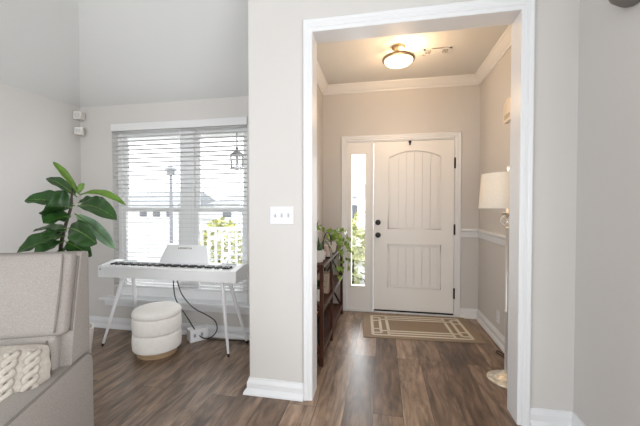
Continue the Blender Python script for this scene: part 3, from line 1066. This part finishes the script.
for sgn in (-1, 1):
    g = {}
    for i in range(N + 1):
        for j in range(N + 1):
            u, v = i / N * 2 - 1, j / N * 2 - 1
            x, z = pout(u, v)
            h = pz(u, v)
            # vertical cables: braided bulges on the front face
            if sgn < 0:
                col = (u * 2.5) % 1.0
                h += .012 * k_ if (k_ := max(0, math.sin(PI * col)) * (0.55 + .45 * math.sin(v * 17 + (PI if int(math.floor(u * 2.5)) % 2 else 0) + 5 * col))) else 0
            g[i, j] = mb.bm.verts.new((x, sgn * h, z + S * .98))
    for i in range(N):
        for j in range(N):
            mb.bm.faces.new((g[i, j], g[i + 1, j], g[i + 1, j + 1], g[i, j + 1]))
bmesh.ops.remove_doubles(mb.bm, verts=mb.bm.verts, dist=1e-4)
bmesh.ops.recalc_face_normals(mb.bm, faces=mb.bm.faces)
build('knit_cover', mb, M['knit'], PW, world=False, smooth=True)
# raised plait strands
for cx_ in (-.14, -.07, 0.0, .07, .14):
    mb = MB()
    for ph in (0, PI):
        pts, rr = [], []
        for i in range(49):
            v = -0.86 + 1.72 * i / 48
            uu = cx_ / S + .085 * math.sin(v * 17 + ph)
            x, z = pout(uu, v)
            pts.append((x, -(pz(uu, v) + .008 + .006 * math.cos(v * 17 + ph)), z + S * .98))
            rr.append(.0125)
        mb.tube(pts, rr, 8)
    build('cable_plait', mb, M['knit'], PW, world=False, smooth=True)

# ------------------------------------------------------------------ fiddle leaf fig
FX, FY = -2.40, 2.05
fig = thing('fiddle_leaf_fig', 'tall fiddle leaf fig plant in the corner behind the recliner', 'plant', (FX, FY, 0))
s = MB().lathe([(0, 0), (.13, 0), (.15, .02), (.18, .30), (.182, .32), (.168, .32), (.16, .28), (0, .28)], (FX, FY, 0), 40)
build('pot', s, M['ceramic'], fig, smooth='auto')
build('soil', MB().lathe([(0, .281), (.159, .281), (.15, .29), (0, .295)], (FX, FY, 0), 30), M['soil'], fig)
s = MB().tube(cr([(FX, FY, .28), (FX - .02, FY, .6), (FX - .06, FY + .02, .90), (FX - .035, FY + .02, 1.05), (FX + .01, FY + .02, 1.18), (FX + .06, FY + .01, 1.28), (FX + .075, FY, 1.36), (FX + .08, FY, 1.42)], 6),
              [.018 - .012 * i / 42 for i in range(43)], 10)
build('stem', s, M['bark'], fig, smooth=True)

import mathutils


def cam_pt(px, py, Y):
    """room point seen at a photograph position, on the vertical plane y = Y"""
    f = 321.46
    yw, pt = .1909, .0198
    fw = Vector((-math.sin(yw) * math.cos(pt), math.cos(yw) * math.cos(pt), -math.sin(pt)))
    r = Vector((math.cos(yw), math.sin(yw), 0))
    u = r.cross(fw)
    dd = fw + r * ((px - 320) / f) + u * ((213 - py) / f)
    return Vector((0, 0, 1.2741)) + dd * (Y / dd.y)


def fig_leaf(base, tip, width, m, droop=.0, facing=(0, -1, .35), fold=.24, wave=.06, shape=1.12):
    """fiddle-shaped blade from base to tip; facing = rough direction of its upper side"""
    B, T = Vector(base), Vector(tip)
    ax = (T - B)
    Ln = ax.length
    ax.normalize()
    nrm = Vector(facing).normalized()
    side = ax.cross(nrm).normalized()
    nrm = side.cross(ax).normalized()
    NU, NV = 18, 8
    mb = MB()
    g = {}
    petl = .10
    ph = random.random() * 6
    for i in range(NU + 1):
        u = i / NU
        wv = max(0.0, math.sin(PI * u ** shape)) ** .62 * (0.80 + .25 * u)
        if u < petl: wv *= u / petl * .5 + .15
        for j in range(NV + 1):
            v = j / NV * 2 - 1
            lift = abs(v) * fold * width * wv + wave * width * wv * abs(v) * math.sin(u * 17 + ph + (1.3 if v > 0 else 0))
            dz = -droop * Ln * u * u + droop * Ln * .5 * u
            p_ = B + ax * (Ln * u) + side * (v * width * wv * .5) + nrm * lift + Vector((0, 0, dz))
            # veins: shallow herringbone corrugation
            p_ += nrm * (.0035 * math.sin((u - abs(v) * .10) * 48) * (1 - abs(v)))
            g[i, j] = mb.bm.verts.new(p_)
    for i in range(NU):
        for j in range(NV):
            mb.bm.faces.new((g[i, j], g[i + 1, j], g[i + 1, j + 1], g[i, j + 1]))
    bmesh.ops.remove_doubles(mb.bm, verts=mb.bm.verts, dist=1e-5)
    bmesh.ops.recalc_face_normals(mb.bm, faces=mb.bm.faces)
    # give the blade a thickness
    geom = bmesh.ops.solidify(mb.bm, geom=list(mb.bm.faces), thickness=.0018)
    o = build('leaf', mb, m, fig, smooth=True)
    mid = MB()
    pts = []
    for i in range(NU + 1):
        u = i / NU
        dz = -droop * Ln * u * u + droop * Ln * .5 * u
        pts.append(B + ax * (Ln * u) + Vector((0, 0, dz)) + nrm * .002)
    mid.tube(pts, [.0052 * (1 - .7 * i / NU) for i in range(NU + 1)], 6)
    build('midrib', mid, M['leafy'], o, smooth=True)
    return o


Y0 = 2.06
LV = [
    # base px, tip px, base Y, tip Y, width m, material, droop, facing
    ((79, 194), (53, 158), Y0, Y0 - .02, .055, 'leafy', .16, (.75, -.5, .45)),
    ((77, 197), (47, 174), Y0, Y0 + .10, .095, 'leaf', .14, (.6, -.6, .5)),
    ((80, 195), (126, 192), Y0, Y0 - .05, .06, 'leafy', .42, (0, -.75, .75)),
    ((79, 193), (84, 183), Y0, Y0 + .02, .05, 'leafy', .0, (.3, -.9, .2)),
    ((79, 194), (74, 182), Y0, Y0 + .02, .05, 'leaf', .0, (-.3, -.9, .2)),
    ((78, 206), (117, 209), Y0, Y0 - .18, .14, 'leaf', .28, (0, -.75, .75)),
    ((78, 203), (106, 199), Y0 + .02, Y0 + .2, .14, 'leaf', .10, (0, -.3, .95)),
    ((75, 206), (25, 195), Y0, Y0 - .10, .15, 'leaf', .22, (-.1, -.75, .7)),
    ((72, 208), (47, 204), Y0, Y0 - .22, .24, 'leaf', .16, (-.15, -1, .35)),
    ((71, 216), (43, 222), Y0, Y0 - .16, .235, 'leaf', .12, (-.1, -1, .25)),
    ((75, 214), (115, 243), Y0, Y0 - .12, .095, 'leafu', .16, (.35, -.8, .55)),
    ((69, 228), (97, 238), Y0, Y0 - .20, .175, 'leaf', .16, (.1, -1, .3)),
    ((67, 229), (34, 229), Y0, Y0 + .02, .11, 'leaf', .12, (0, -.35, .95)),
    ((67, 231), (41, 239), Y0, Y0 - .16, .15, 'leaf', .14, (-.1, -.85, .55)),
    ((66, 236), (17, 249), Y0, Y0 - .10, .17, 'leaf', .16, (-.1, -.8, .6)),
    ((65, 241), (36, 256), Y0, Y0 - .18, .17, 'leaf', .12, (-.1, -.9, .4)),
    ((66, 242), (92, 254), Y0, Y0 - .02, .15, 'leaf', .12, (.1, -.9, .4)),
    ((65, 247), (55, 272), Y0, Y0 - .16, .18, 'leaf', .05, (0, -1, .2)),
    ((65, 252), (82, 270), Y0, Y0 - .16, .16, 'leaf', .05, (0, -1, .3)),
]
for bp_, tp_, by, ty, wd, mm, dr, fc in LV:
    fig_leaf(cam_pt(bp_[0], bp_[1], by), cam_pt(tp_[0], tp_[1], ty), wd, M[mm], dr, fc)

# ------------------------------------------------------------------ dark wood shelf in the entry hall
sx0, sx1 = XF + .032, -.455
sy0, sy1 = 2.49, 3.80
SH = thing('console_shelf', 'dark reddish wood open shelf with crossed braces along the entry hall wall', 'shelf', ((sx0 + sx1) / 2, (sy0 + sy1) / 2, 0))
TOPZ = .815
build('top_board', MB().box(sx0, sx1 + .008, sy0 - .012, sy1 + .012, TOPZ - .026, TOPZ, .003), M['walnut'], SH)
for z in (.46, .115):
    build('shelf_board', MB().box(sx0 + .004, sx1 - .004, sy0 + .004, sy1 - .004, z - .022, z, .002), M['walnut'], SH)
ps = .030
ys = [sy0, 2.99, sy1 - ps]
for yy in ys:
    for xx in (sx0, sx1 - ps):
        build('post', MB().box(xx, xx + ps, yy, yy + ps, 0, TOPZ - .026, .002), M['walnut'], SH)
for k in range(2):
    ya, yb_ = ys[k] + ps, ys[k + 1]
    for z0_, z1_ in ((.46, TOPZ - .026), (.115, .438)):
        p = MB()
        for q0, q1 in (((ya, z0_), (yb_, z1_)), ((ya, z1_), (yb_, z0_))):
            dy, dz = q1[0] - q0[0], q1[1] - q0[1]
            ln = math.hypot(dy, dz)
            mt = Matrix.Translation((sx0 + .012, (q0[0] + q1[0]) / 2, (q0[1] + q1[1]) / 2)) @ Matrix.Rotation(math.atan2(dz, dy), 4, 'X')
            p.box(-.008, .008, -ln / 2 + .006, ln / 2 - .006, -.011, .011, mtx=mt)
        build('back_brace', p, M['walnut'], SH)
for yy in (sy0 + .006, sy1 - ps + .006):
    for z0_, z1_ in ((.46, TOPZ - .026), (.115, .438)):
        p = MB()
        for q0, q1 in (((sx0 + ps, z0_), (sx1 - ps, z1_)), ((sx0 + ps, z1_), (sx1 - ps, z0_))):
            dx, dz = q1[0] - q0[0], q1[1] - q0[1]
            ln = math.hypot(dx, dz)
            mt = Matrix.Translation(((q0[0] + q1[0]) / 2, yy + .008, (q0[1] + q1[1]) / 2)) @ Matrix.Rotation(-math.atan2(dz, dx), 4, 'Y')
            p.box(-ln / 2 + .006, ln / 2 - .006, -.007, .007, -.010, .010, mtx=mt)
        build('end_brace', p, M['walnut'], SH)
for z in (.46, .115):
    build('front_rail', MB().box(sx1 - .014, sx1, sy0 + ps, sy1 - ps, z - .030, z + .006, .002), M['walnut'], SH)

# plants and decor on the shelf
t = thing('aloe_plant', 'spiky dark succulent in an off-white pot at the near end of shelf', 'plant', (-.525, 2.62, TOPZ))
build('pot', MB().lathe([(0, 0), (.04, 0), (.045, .01), (.055, .095), (.057, .10), (.050, .10), (.045, .085), (0, .085)], (-.525, 2.62, TOPZ), 32), M['ceramic'], t, smooth='auto')
build('soil', MB().lathe([(0, .086), (.046, .086), (0, .090)], (-.525, 2.62, TOPZ), 24), M['soil'], t)


def spike(b, tp, w0, bend, parent, m):
    B, T = Vector(b), Vector(tp)
    pts, rr = [], []
    for i in range(11):
        u = i / 10
        pts.append(B.lerp(T, u) + Vector(bend) * math.sin(PI * u))
        rr.append(w0 * (1 - u) ** .7 + .0012)
    build('spike_leaf', MB().tube(pts, rr, 8), m, parent, smooth=True)


for bx_, by_, tx_, ty_, tz_, w0, bd in ((0, 0, .005, .0, .35, .013, (-.02, 0, 0)), (.015, .01, .05, .01, .19, .012, (.0, 0, .0)), (-.01, .0, -.05, -.02, .24, .012, (0, 0, 0)),
                                        (.01, -.015, .03, -.05, .16, .012, (.01, -.01, 0)), (-.015, .01, -.06, .05, .17, .012, (0, 0, 0)), (.01, .01, -.01, .06, .2, .012, (0, .01, 0))):
    spike((-.525 + bx_, 2.62 + by_, TOPZ + .08), (-.525 + tx_, 2.62 + ty_, TOPZ + tz_), w0, bd, t, M['aloe'])

hc = (-.485, 2.86)
t = thing('hoop_candle_holder', 'black metal hoop candle holder on the shelf top among the trailing vines', 'candle holder', (hc[0], hc[1], TOPZ))
s = MB().tube([(hc[0] + .0 + .018 * math.cos(a), hc[1] + .105 * math.cos(a), TOPZ + .118 + .108 * math.sin(a)) for a in [2 * PI * i / 40 for i in range(40)]], .005, 8, closed=True)
build('hoop', s, M['black'], t, smooth=True)
s = MB().box(hc[0] - .035, hc[0] + .035, hc[1] - .05, hc[1] + .05, TOPZ, TOPZ + .012, .002)
build('stand', s, M['black'], t)
build('candle', MB().lathe([(0, .012), (.036, .012), (.037, .016), (.037, .105), (.033, .11), (0, .108)], (hc[0], hc[1], TOPZ), 28), M['wax'], t, smooth='auto')

po = (-.52, 3.20)
t = thing('trailing_pothos', 'lime green pothos trailing over the front edge of shelf', 'plant', (po[0], po[1], TOPZ))
build('pot', MB().lathe([(0, 0), (.055, 0), (.06, .01), (.075, .10), (.078, .11), (.070, .11), (.062, .095), (0, .095)], (po[0], po[1], TOPZ), 32), M['ceramic'], t, smooth='auto')
build('soil', MB().lathe([(0, .096), (.062, .096), (0, .10)], (po[0], po[1], TOPZ), 24), M['soil'], t)


def heart_leaf(mb, p, direction, nrm, ln, w):
    ax = Vector(direction).normalized()
    nn_ = Vector(nrm)
    side = ax.cross(nn_)
    if side.length < 1e-3: side = ax.cross(Vector((1, 0, 0)))
    side.normalize()
    nn_ = side.cross(ax).normalized()
    P = Vector(p)
    out = [(0, 0), (-.08, .30), (.10, .50), (.38, .46), (.70, .25), (1.0, 0)]
    mid = [mb.bm.verts.new(P + ax * (u * ln) - nn_ * (.10 * ln * u * u)) for u in (0, .10, .38, .70, 1.0)]
    for sg in (-1, 1):
        e = [mb.bm.verts.new(P + ax * (u * ln) + side * (sg * v * w) + nn_ * (.25 * v * w) - nn_ * (.10 * ln * u * u)) for u, v in out[1:5]]
        fs = [(mid[0], e[0], e[1], mid[1]), (mid[1], e[1], e[2], mid[2]), (mid[2], e[2], e[3], mid[3]), (mid[3], e[3], mid[4])]
        for f_ in fs: mb.bm.faces.new(f_ if sg < 0 else tuple(reversed(f_)))


rnd = random.Random(11)
vines = [
    [(po[0], po[1], TOPZ + .10), (po[0] + .05, po[1] - .02, TOPZ + .17), (-.43, po[1] - .03, TOPZ + .10), (-.42, po[1] - .04, TOPZ - .08), (-.425, po[1] - .02, TOPZ - .26)],
    [(po[0], po[1], TOPZ + .10), (po[0] + .06, po[1] + .06, TOPZ + .16), (-.42, po[1] + .12, TOPZ + .06), (-.41, po[1] + .16, TOPZ - .14), (-.42, po[1] + .18, TOPZ - .22)],
    [(po[0], po[1], TOPZ + .10), (po[0] - .06, po[1] - .06, TOPZ + .24), (po[0] - .08, po[1] - .16, TOPZ + .28), (-.60, po[1] - .26, TOPZ + .25)],
    [(po[0], po[1], TOPZ + .10), (po[0] - .03, po[1] + .1, TOPZ + .20), (po[0] + .02, po[1] + .24, TOPZ + .18), (-.44, po[1] + .36, TOPZ + .10)],
    [(po[0], po[1], TOPZ + .10), (po[0] + .02, po[1] + .30, TOPZ + .20), (-.42, po[1] + .52, TOPZ + .14), (-.40, po[1] + .58, TOPZ + .0), (-.41, po[1] + .60, TOPZ - .18)],
    [(po[0], po[1], TOPZ + .10), (po[0] + .06, po[1] + .22, TOPZ + .22), (-.39, po[1] + .42, TOPZ + .16), (-.37, po[1] + .46, TOPZ - .06), (-.385, po[1] + .45, TOPZ - .28)],
    [(po[0], po[1], TOPZ + .10), (po[0] + .07, po[1] + .02, TOPZ + .18), (-.39, po[1] + .04, TOPZ + .12), (-.35, po[1] + .08, TOPZ + .03)],
]
for vpts in vines:
    path = cr(vpts, 6)
    vo = build('vine', MB().tube(path, .0028, 6), M['pothos'], t, smooth=True)
    for i in range(2, len(path), 3):
        lf = MB()
        tang = (path[min(i + 1, len(path) - 1)] - path[i - 1]).normalized()
        dr_ = tang + Vector((rnd.uniform(-.3, .9), rnd.uniform(-.9, .9), rnd.uniform(-.6, .3)))
        heart_leaf(lf, path[i], dr_, (rnd.uniform(-.2, .9), -1, rnd.uniform(.2, .9)), rnd.uniform(.042, .068), rnd.uniform(.036, .056))
        build('leaf', lf, M['pothos'], vo, smooth=True)
# long dark strap leaves drooping from the same spot
t = thing('strap_leaf_plant', 'dark strap-leaved plant arching over the shelf front beside the hoop', 'plant', (-.52, 2.74, TOPZ))
build('pot', MB().lathe([(0, 0), (.042, 0), (.046, .01), (.055, .065), (.05, .07), (.044, .06), (0, .06)], (-.53, 2.74, TOPZ), 28), M['ceramic'], t, smooth='auto')
for pts_ in ([(-.53, 2.74, TOPZ + .06), (-.50, 2.73, TOPZ + .17), (-.45, 2.72, TOPZ + .12), (-.42, 2.70, TOPZ - .02), (-.41, 2.68, TOPZ - .10)],
             [(-.53, 2.74, TOPZ + .06), (-.50, 2.77, TOPZ + .15), (-.45, 2.80, TOPZ + .10), (-.415, 2.82, TOPZ - .04), (-.41, 2.83, TOPZ - .12)],
             [(-.53, 2.74, TOPZ + .06), (-.55, 2.70, TOPZ + .16), (-.56, 2.66, TOPZ + .20), (-.57, 2.62, TOPZ + .19)]):
    pth = cr(pts_, 6)
    mb = MB()
    prev = None
    for i, p_ in enumerate(pth):
        u = i / (len(pth) - 1)
        wv = .013 * math.sin(PI * min(1, .15 + .85 * u)) ** .6 + .001
        a_ = mb.bm.verts.new(p_ + Vector((0, wv, 0)))
        b_ = mb.bm.verts.new(p_ + Vector((.004, 0, .004)))
        c_ = mb.bm.verts.new(p_ + Vector((0, -wv, 0)))
        if prev:
            mb.bm.faces.new((prev[0], a_, b_, prev[1]))
            mb.bm.faces.new((prev[1], b_, c_, prev[2]))
        prev = (a_, b_, c_)
    build('strap_leaf', mb, M['aloe'], t, smooth=True)

t = thing('potted_fern', 'small dark green plant in a white pot on the middle shelf board', 'plant', (-.56, 2.74, .46))
build('pot', MB().lathe([(0, 0), (.05, 0), (.054, .01), (.066, .10), (.06, .105), (.054, .09), (0, .09)], (-.56, 2.74, .46), 28), M['ceramic'], t, smooth='auto')
for k in range(14):
    a = k * 2.4
    lf = MB()
    heart_leaf(lf, (-.56 + .02 * math.cos(a), 2.74 + .02 * math.sin(a), .55 + .004 * k), (math.cos(a), math.sin(a), .5 + .08 * (k % 5)), (0, 0, 1), .075, .06)
    build('leaf', lf, M['aloe'], t, smooth=True)

t = thing('linen_box', 'beige linen storage box on the middle shelf board', 'box', (-.57, 3.05, .46))
build('box_body', MB().box(-.67, -.49, 2.95, 3.07, .46, .62, .006), M['linen'], t)
build('box_lid', MB().box(-.674, -.486, 2.946, 3.074, .615, .645, .004), M['linen'], t)
t = thing('woven_basket', 'dark woven basket on the lowest shelf board', 'basket', (-.57, 2.68, .115))
build('basket_body', MB().lathe([(0, 0), (.095, 0), (.10, .01), (.108, .09), (.112, .18), (.115, .19), (.104, .19), (.098, .02), (0, .015)], (-.58, 2.69, .115), 28, .9, 1.2), M['basket'], t, smooth='auto')
build('rim', MB().tube([(-.58 + .9 * .11 * math.cos(a), 2.69 + 1.2 * .11 * math.sin(a), .305) for a in [2 * PI * i / 28 for i in range(28)]], .007, 8, closed=True), M['basket'], t, smooth=True)

# ------------------------------------------------------------------ rug
RG = thing('entry_rug', 'taupe rug with cream geometric border in front of the door', 'rug', (.371, 3.512, 0), math.radians(3.4))
rw, rd = .567, .345
build('rug_weave', MB().box(-rw, rw, -rd, rd, 0.0, .008, .003), M['rug'], RG, world=False)
s = MB()
zt0, zt1 = .0075, .0095
lw = .027


def hl(x0, x1, y): s.box(x0, x1, y - lw / 2, y + lw / 2, zt0, zt1)


def vl(x, y0, y1): s.box(x - lw * .55, x + lw * .55, y0, y1, zt0, zt1)


ax_, ay_ = rw - .095, rd - .065
for sg in (-1, 1):
    hl(-ax_, ax_, sg * ay_)
    vl(sg * ax_, -ay_, ay_)
    hl(-ax_ + .16, ax_ - .16, sg * (ay_ - .058))
    vl(sg * (ax_ - .16), -ay_, ay_)
    vl(sg * (ax_ - .085), -ay_ + .058, ay_ - .058)
    hl(-ax_ + .085, ax_ - .085, sg * (ay_ - .115))
    for q in (-1, 1):
        a, b = sorted((sg * ax_, sg * (ax_ - .085)))
        hl(a, b, q * (ay_ - .058))
        hl(a, b, q * (ay_ - .16))
build('border_pattern', s, M['rugline'], RG, world=False, label='cream line pattern')

# ------------------------------------------------------------------ floor lamp
fx, fy2 = .895, 2.55
FL = thing('floor_lamp', 'silver floor lamp with cream drum shade behind the doorway casing', 'floor lamp', (fx, fy2, 0))
build('base', MB().lathe([(0, 0), (.122, 0), (.126, .006), (.124, .014), (.112, .020), (.104, .022), (.098, .030), (.082, .034), (.074, .042), (.045, .048), (.030, .060), (.014, .075), (0, .075)], (fx, fy2, 0), 48), M['antique'], FL, smooth='auto')
build('pole', MB().lathe([(0, .07), (.011, .07), (.011, .50), (.014, .505), (.014, .52), (.011, .525), (.011, 1.10), (.014, 1.105), (.018, 1.118), (.010, 1.128), (.0, 1.128)], (fx, fy2, 0), 20), M['chrome'], FL, smooth='auto')
build('crystal_column', MB().lathe([(0, 1.128), (.012, 1.13), (.022, 1.148), (.026, 1.165), (.018, 1.185), (.010, 1.195), (.016, 1.205), (0, 1.21)], (fx, fy2, 0), 20), M['crystal'], FL, smooth='auto')
build('drip_cup', MB().lathe([(0, 1.207), (.012, 1.207), (.042, 1.222), (.046, 1.228), (.040, 1.228), (.012, 1.216), (.012, 1.27), (0, 1.27)], (fx, fy2, 0), 28), M['antique'], FL, smooth='auto')
for sg in (-1, 1):
    pts = [(fx + sg * (.010 + .036 * math.sin(PI * i / 12)), fy2, 1.125 + .095 * i / 12) for i in range(13)]
    build('scroll_arm', MB().tube(pts, .0038, 8), M['chrome'], FL, smooth=True)
sb, st_ = 1.262, 1.512
r0, r1 = .192, .172
s = MB()
NN = 56
ri = []
for r, z in ((r0, sb), (r1, st_), (r1 - .003, st_), (r0 - .003, sb)):
    ri.append([s.bm.verts.new((fx + r * math.cos(2 * PI * j / NN), fy2 + r * math.sin(2 * PI * j / NN), z)) for j in range(NN)])
for k in range(4):
    A, B = ri[k], ri[(k + 1) % 4]
    for j in range(NN):
        s.bm.faces.new((A[j], A[(j + 1) % NN], B[(j + 1) % NN], B[j]))
bmesh.ops.recalc_face_normals(s.bm, faces=s.bm.faces)
build('lamp_shade', s, M['shade'], FL, smooth='auto', label='cream fabric drum shade')
s = MB().bar((fx, fy2, 1.26), (fx, fy2, 1.54), .005)
for k in range(3):
    a = 2 * PI * k / 3
    s.bar((fx, fy2, 1.495), (fx + .170 * math.cos(a), fy2 + .170 * math.sin(a), 1.505), .002, n=6)
build('shade_harp', s, M['chrome'], FL)
build('finial', MB().lathe([(0, 0), (.006, 0), (.008, .008), (.012, .02), (.008, .032), (0, .036)], (fx, fy2, 1.535), 16), M['chrome'], FL, smooth='auto')
build('bulb', MB().ball((fx, fy2 - .03, 1.37), .03, 2), mat('warm_lamp_bulb', (.9, .8, .6), .4, var=.01, emit=(1, .8, .55), estr=4), FL, smooth=True)
point_light('shade_bulb_light', (fx, fy2 - .03, 1.41), 3.6, (1.0, .80, .60), .05, FL)
cb = MB().tube(cr([(fx + .07, fy2 + .09, .012), (fx + .10, fy2 + .25, .006), (1.01, 2.93, .006), (.985, 3.01, .006), (1.0, 3.05, .006), (1.03, 2.98, .006), (1.035, 2.85, .02), (1.06, 2.78, .20)], 7), .0045, 8)
build('cord', cb, M['rubber'], FL, smooth=True, label='black lamp cord')

# ------------------------------------------------------------------ outdoors
struct('ground_outside', MB().box(-60, 40, YD + .9, 90, -.45, -.25), M['grass'], 'pale paved street outside the windows', 'street')
struct('porch_floor', MB().box(-6.5, 4, YW + .16, 5.6, -.25, -.08), M['concrete'], 'grey concrete porch outside the piano window', 'porch')

struct('porch_ceiling', MB().box(-6.5, XE, YW + .16, 5.0, 2.43, 2.53), M['trim'], 'white porch ceiling carrying the hanging lantern', 'porch ceiling')

LN = thing('porch_lantern', 'pewter hanging lantern on the porch seen through the right blind', 'lantern', (-2.04, 4.3, 1.80))
lx_, ly_ = -2.04, 4.3
build('ceiling_canopy', MB().lathe([(0, 0), (.075, 0), (.075, -.02), (.03, -.035), (0, -.035)], (lx_, ly_, 2.43), 24), M['lantern'], LN, smooth='auto')
build('chain_rod', MB().bar((lx_, ly_, 2.10), (lx_, ly_, 2.42), .011), M['lantern'], LN)
build('lantern_cap', MB().lathe([(0, 2.13), (.02, 2.12), (.028, 2.10), (.022, 2.085), (.05, 2.06), (.11, 2.015), (.125, 2.0), (0, 2.0)], (lx_, ly_, 0), 6), M['lantern'], LN)
fr = MB()
for k in range(6):
    a = 2 * PI * k / 6
    fr.bar((lx_ + .10 * math.cos(a), ly_ + .10 * math.sin(a), 2.0), (lx_ + .085 * math.cos(a), ly_ + .085 * math.sin(a), 1.84), .010, n=8)
fr.lathe([(0, 1.84), (.095, 1.84), (.11, 1.825), (.11, 1.81), (.03, 1.795), (0, 1.79)], (lx_, ly_, 0), 6)
build('lantern_frame', fr, M['lantern'], LN)
build('candle_tube', MB().bar((lx_, ly_, 1.84), (lx_, ly_, 1.93), .02), M['plastic'], LN)

LP = thing('street_lamp', 'grey twin-arm street lamp post seen through the left blind', 'street lamp', (-8.65, 12.0, -.25))
qx, qy = -8.65, 12.0
build('post', MB().bar((qx, qy, -.25), (qx, qy, 2.6), .075, .055), M['lamppost'], LN if False else LP)
build('lamp_head', MB().lathe([(0, 3.05), (.03, 3.0), (.06, 2.95), (.24, 2.86), (.26, 2.82), (.20, 2.80), (.13, 2.58), (.05, 2.55), (0, 2.55)], (qx, qy, 0), 8), M['lamppost'], LP)
s = MB().bar((qx - .22, qy, 2.62), (qx + .22, qy, 2.62), .03)
build('ladder_bar', s, M['lamppost'], LP)


def house(name, label, x, y, wdt, dep, hgt, ridge, wins):
    t = thing(name, label, 'house', (x, y, -.3))
    build('wall', MB().box(x - wdt / 2, x + wdt / 2, y, y + dep, -.3, hgt), M['siding'], t)
    rf = MB().prism([(y - .5, hgt - .15), (y + dep + .5, hgt - .15), (y + dep / 2, ridge)], 'x', x - wdt / 2 - .4, x + wdt / 2 + .4)
    build('roof', rf, M['roof'], t)
    for (wx, wz, ww, wh) in wins:
        f = build('window', MB().box(wx - ww / 2 - .1, wx + ww / 2 + .1, y - .06, y, wz - .1, wz + wh + .1), M['vinyl'], t)
        build('pane', MB().box(wx - ww / 2, wx + ww / 2, y - .08, y - .055, wz, wz + wh), M['dkglass'], f)
    return t


house('suburban_house', 'white house with grey roof seen left through the blinds', -25.0, 30.0, 8.0, 9.0, 1.6, 3.0, [(-23.3, .2, .9, .9), (-24.9, .2, .9, .9), (-21.9, .2, .5, .9)])
house('suburban_house', 'low white house with long grey roof seen right through the blinds', -13.2, 30.0, 7.2, 9.0, 1.7, 2.5, [(-15.3, .2, 1.0, 1.0), (-12.2, .5, 3.0, .6), (-11.2, .1, 1.2, .5)])
house('suburban_house', 'white house with grey roof seen through the door sidelight', -2.2, 26.0, 7.0, 8.0, 2.2, 3.4, [(-2.3, .2, .8, 1.2), (-3.6, .2, .8, 1.2), (-.6, .2, .8, 1.2)])

# porch railing
RL = thing('porch_railing', 'white porch railing seen low through the right blind', 'railing', (-2.2, 5.4, -.08))
s = MB().box(-3.6, -.6, 5.38, 5.44, .84, .90).box(-3.6, -.6, 5.39, 5.43, .02, .07)
build('rails', s, M['vinyl'], RL)
k = -3.55
while k < -.6:
    build('baluster', MB().box(k, k + .035, 5.39, 5.425, .06, .85), M['vinyl'], RL)
    k += .135
for xx in (-3.66, -.6):
    build('newel_post', MB().box(xx, xx + .1, 5.36, 5.46, -.08, 1.0, .01), M['vinyl'], RL)


def shrub(label, x, y, z0, r, h, m, n, seed):
    rn = random.Random(seed)
    t = thing('garden_shrub', label, 'shrub', (x, y, z0))
    mb = MB()
    for i in range(n):
        a, b = rn.uniform(0, 2 * PI), math.acos(rn.uniform(-1, 1))
        q = rn.uniform(.55, 1.0) ** .5
        p_ = (x + r * q * math.sin(b) * math.cos(a), y + r * q * math.sin(b) * math.sin(a), z0 + h / 2 + h / 2 * q * math.cos(b))
        heart_leaf(mb, p_, (rn.uniform(-1, 1), rn.uniform(-1, 1), rn.uniform(-.4, 1)), (rn.uniform(-1, 1), rn.uniform(-1, 1), 1), .11, .10)
    build('foliage', mb, m, t, smooth=True)
    build('stem', MB().bar((x, y, z0), (x, y, z0 + h * .55), .03, .015), M['bark'], t)


shrub('yellow-green bush behind the porch railing, left of the pair', -3.35, 6.2, -.25, .55, 1.25, M['shrub'], 420, 1)
shrub('yellow-green bush behind the porch railing, right of the pair', -2.15, 6.3, -.25, .55, 1.3, M['shrub'], 420, 2)
shrub('bright green bush outside the lower half of the door sidelight', -.55, 6.2, -.25, .65, 1.2, M['shrubd'], 520, 3)
shrub('tall yellow-green bush beyond the one at the door sidelight', -.3, 8.6, -.25, .8, 1.45, M['shrub'], 520, 4)
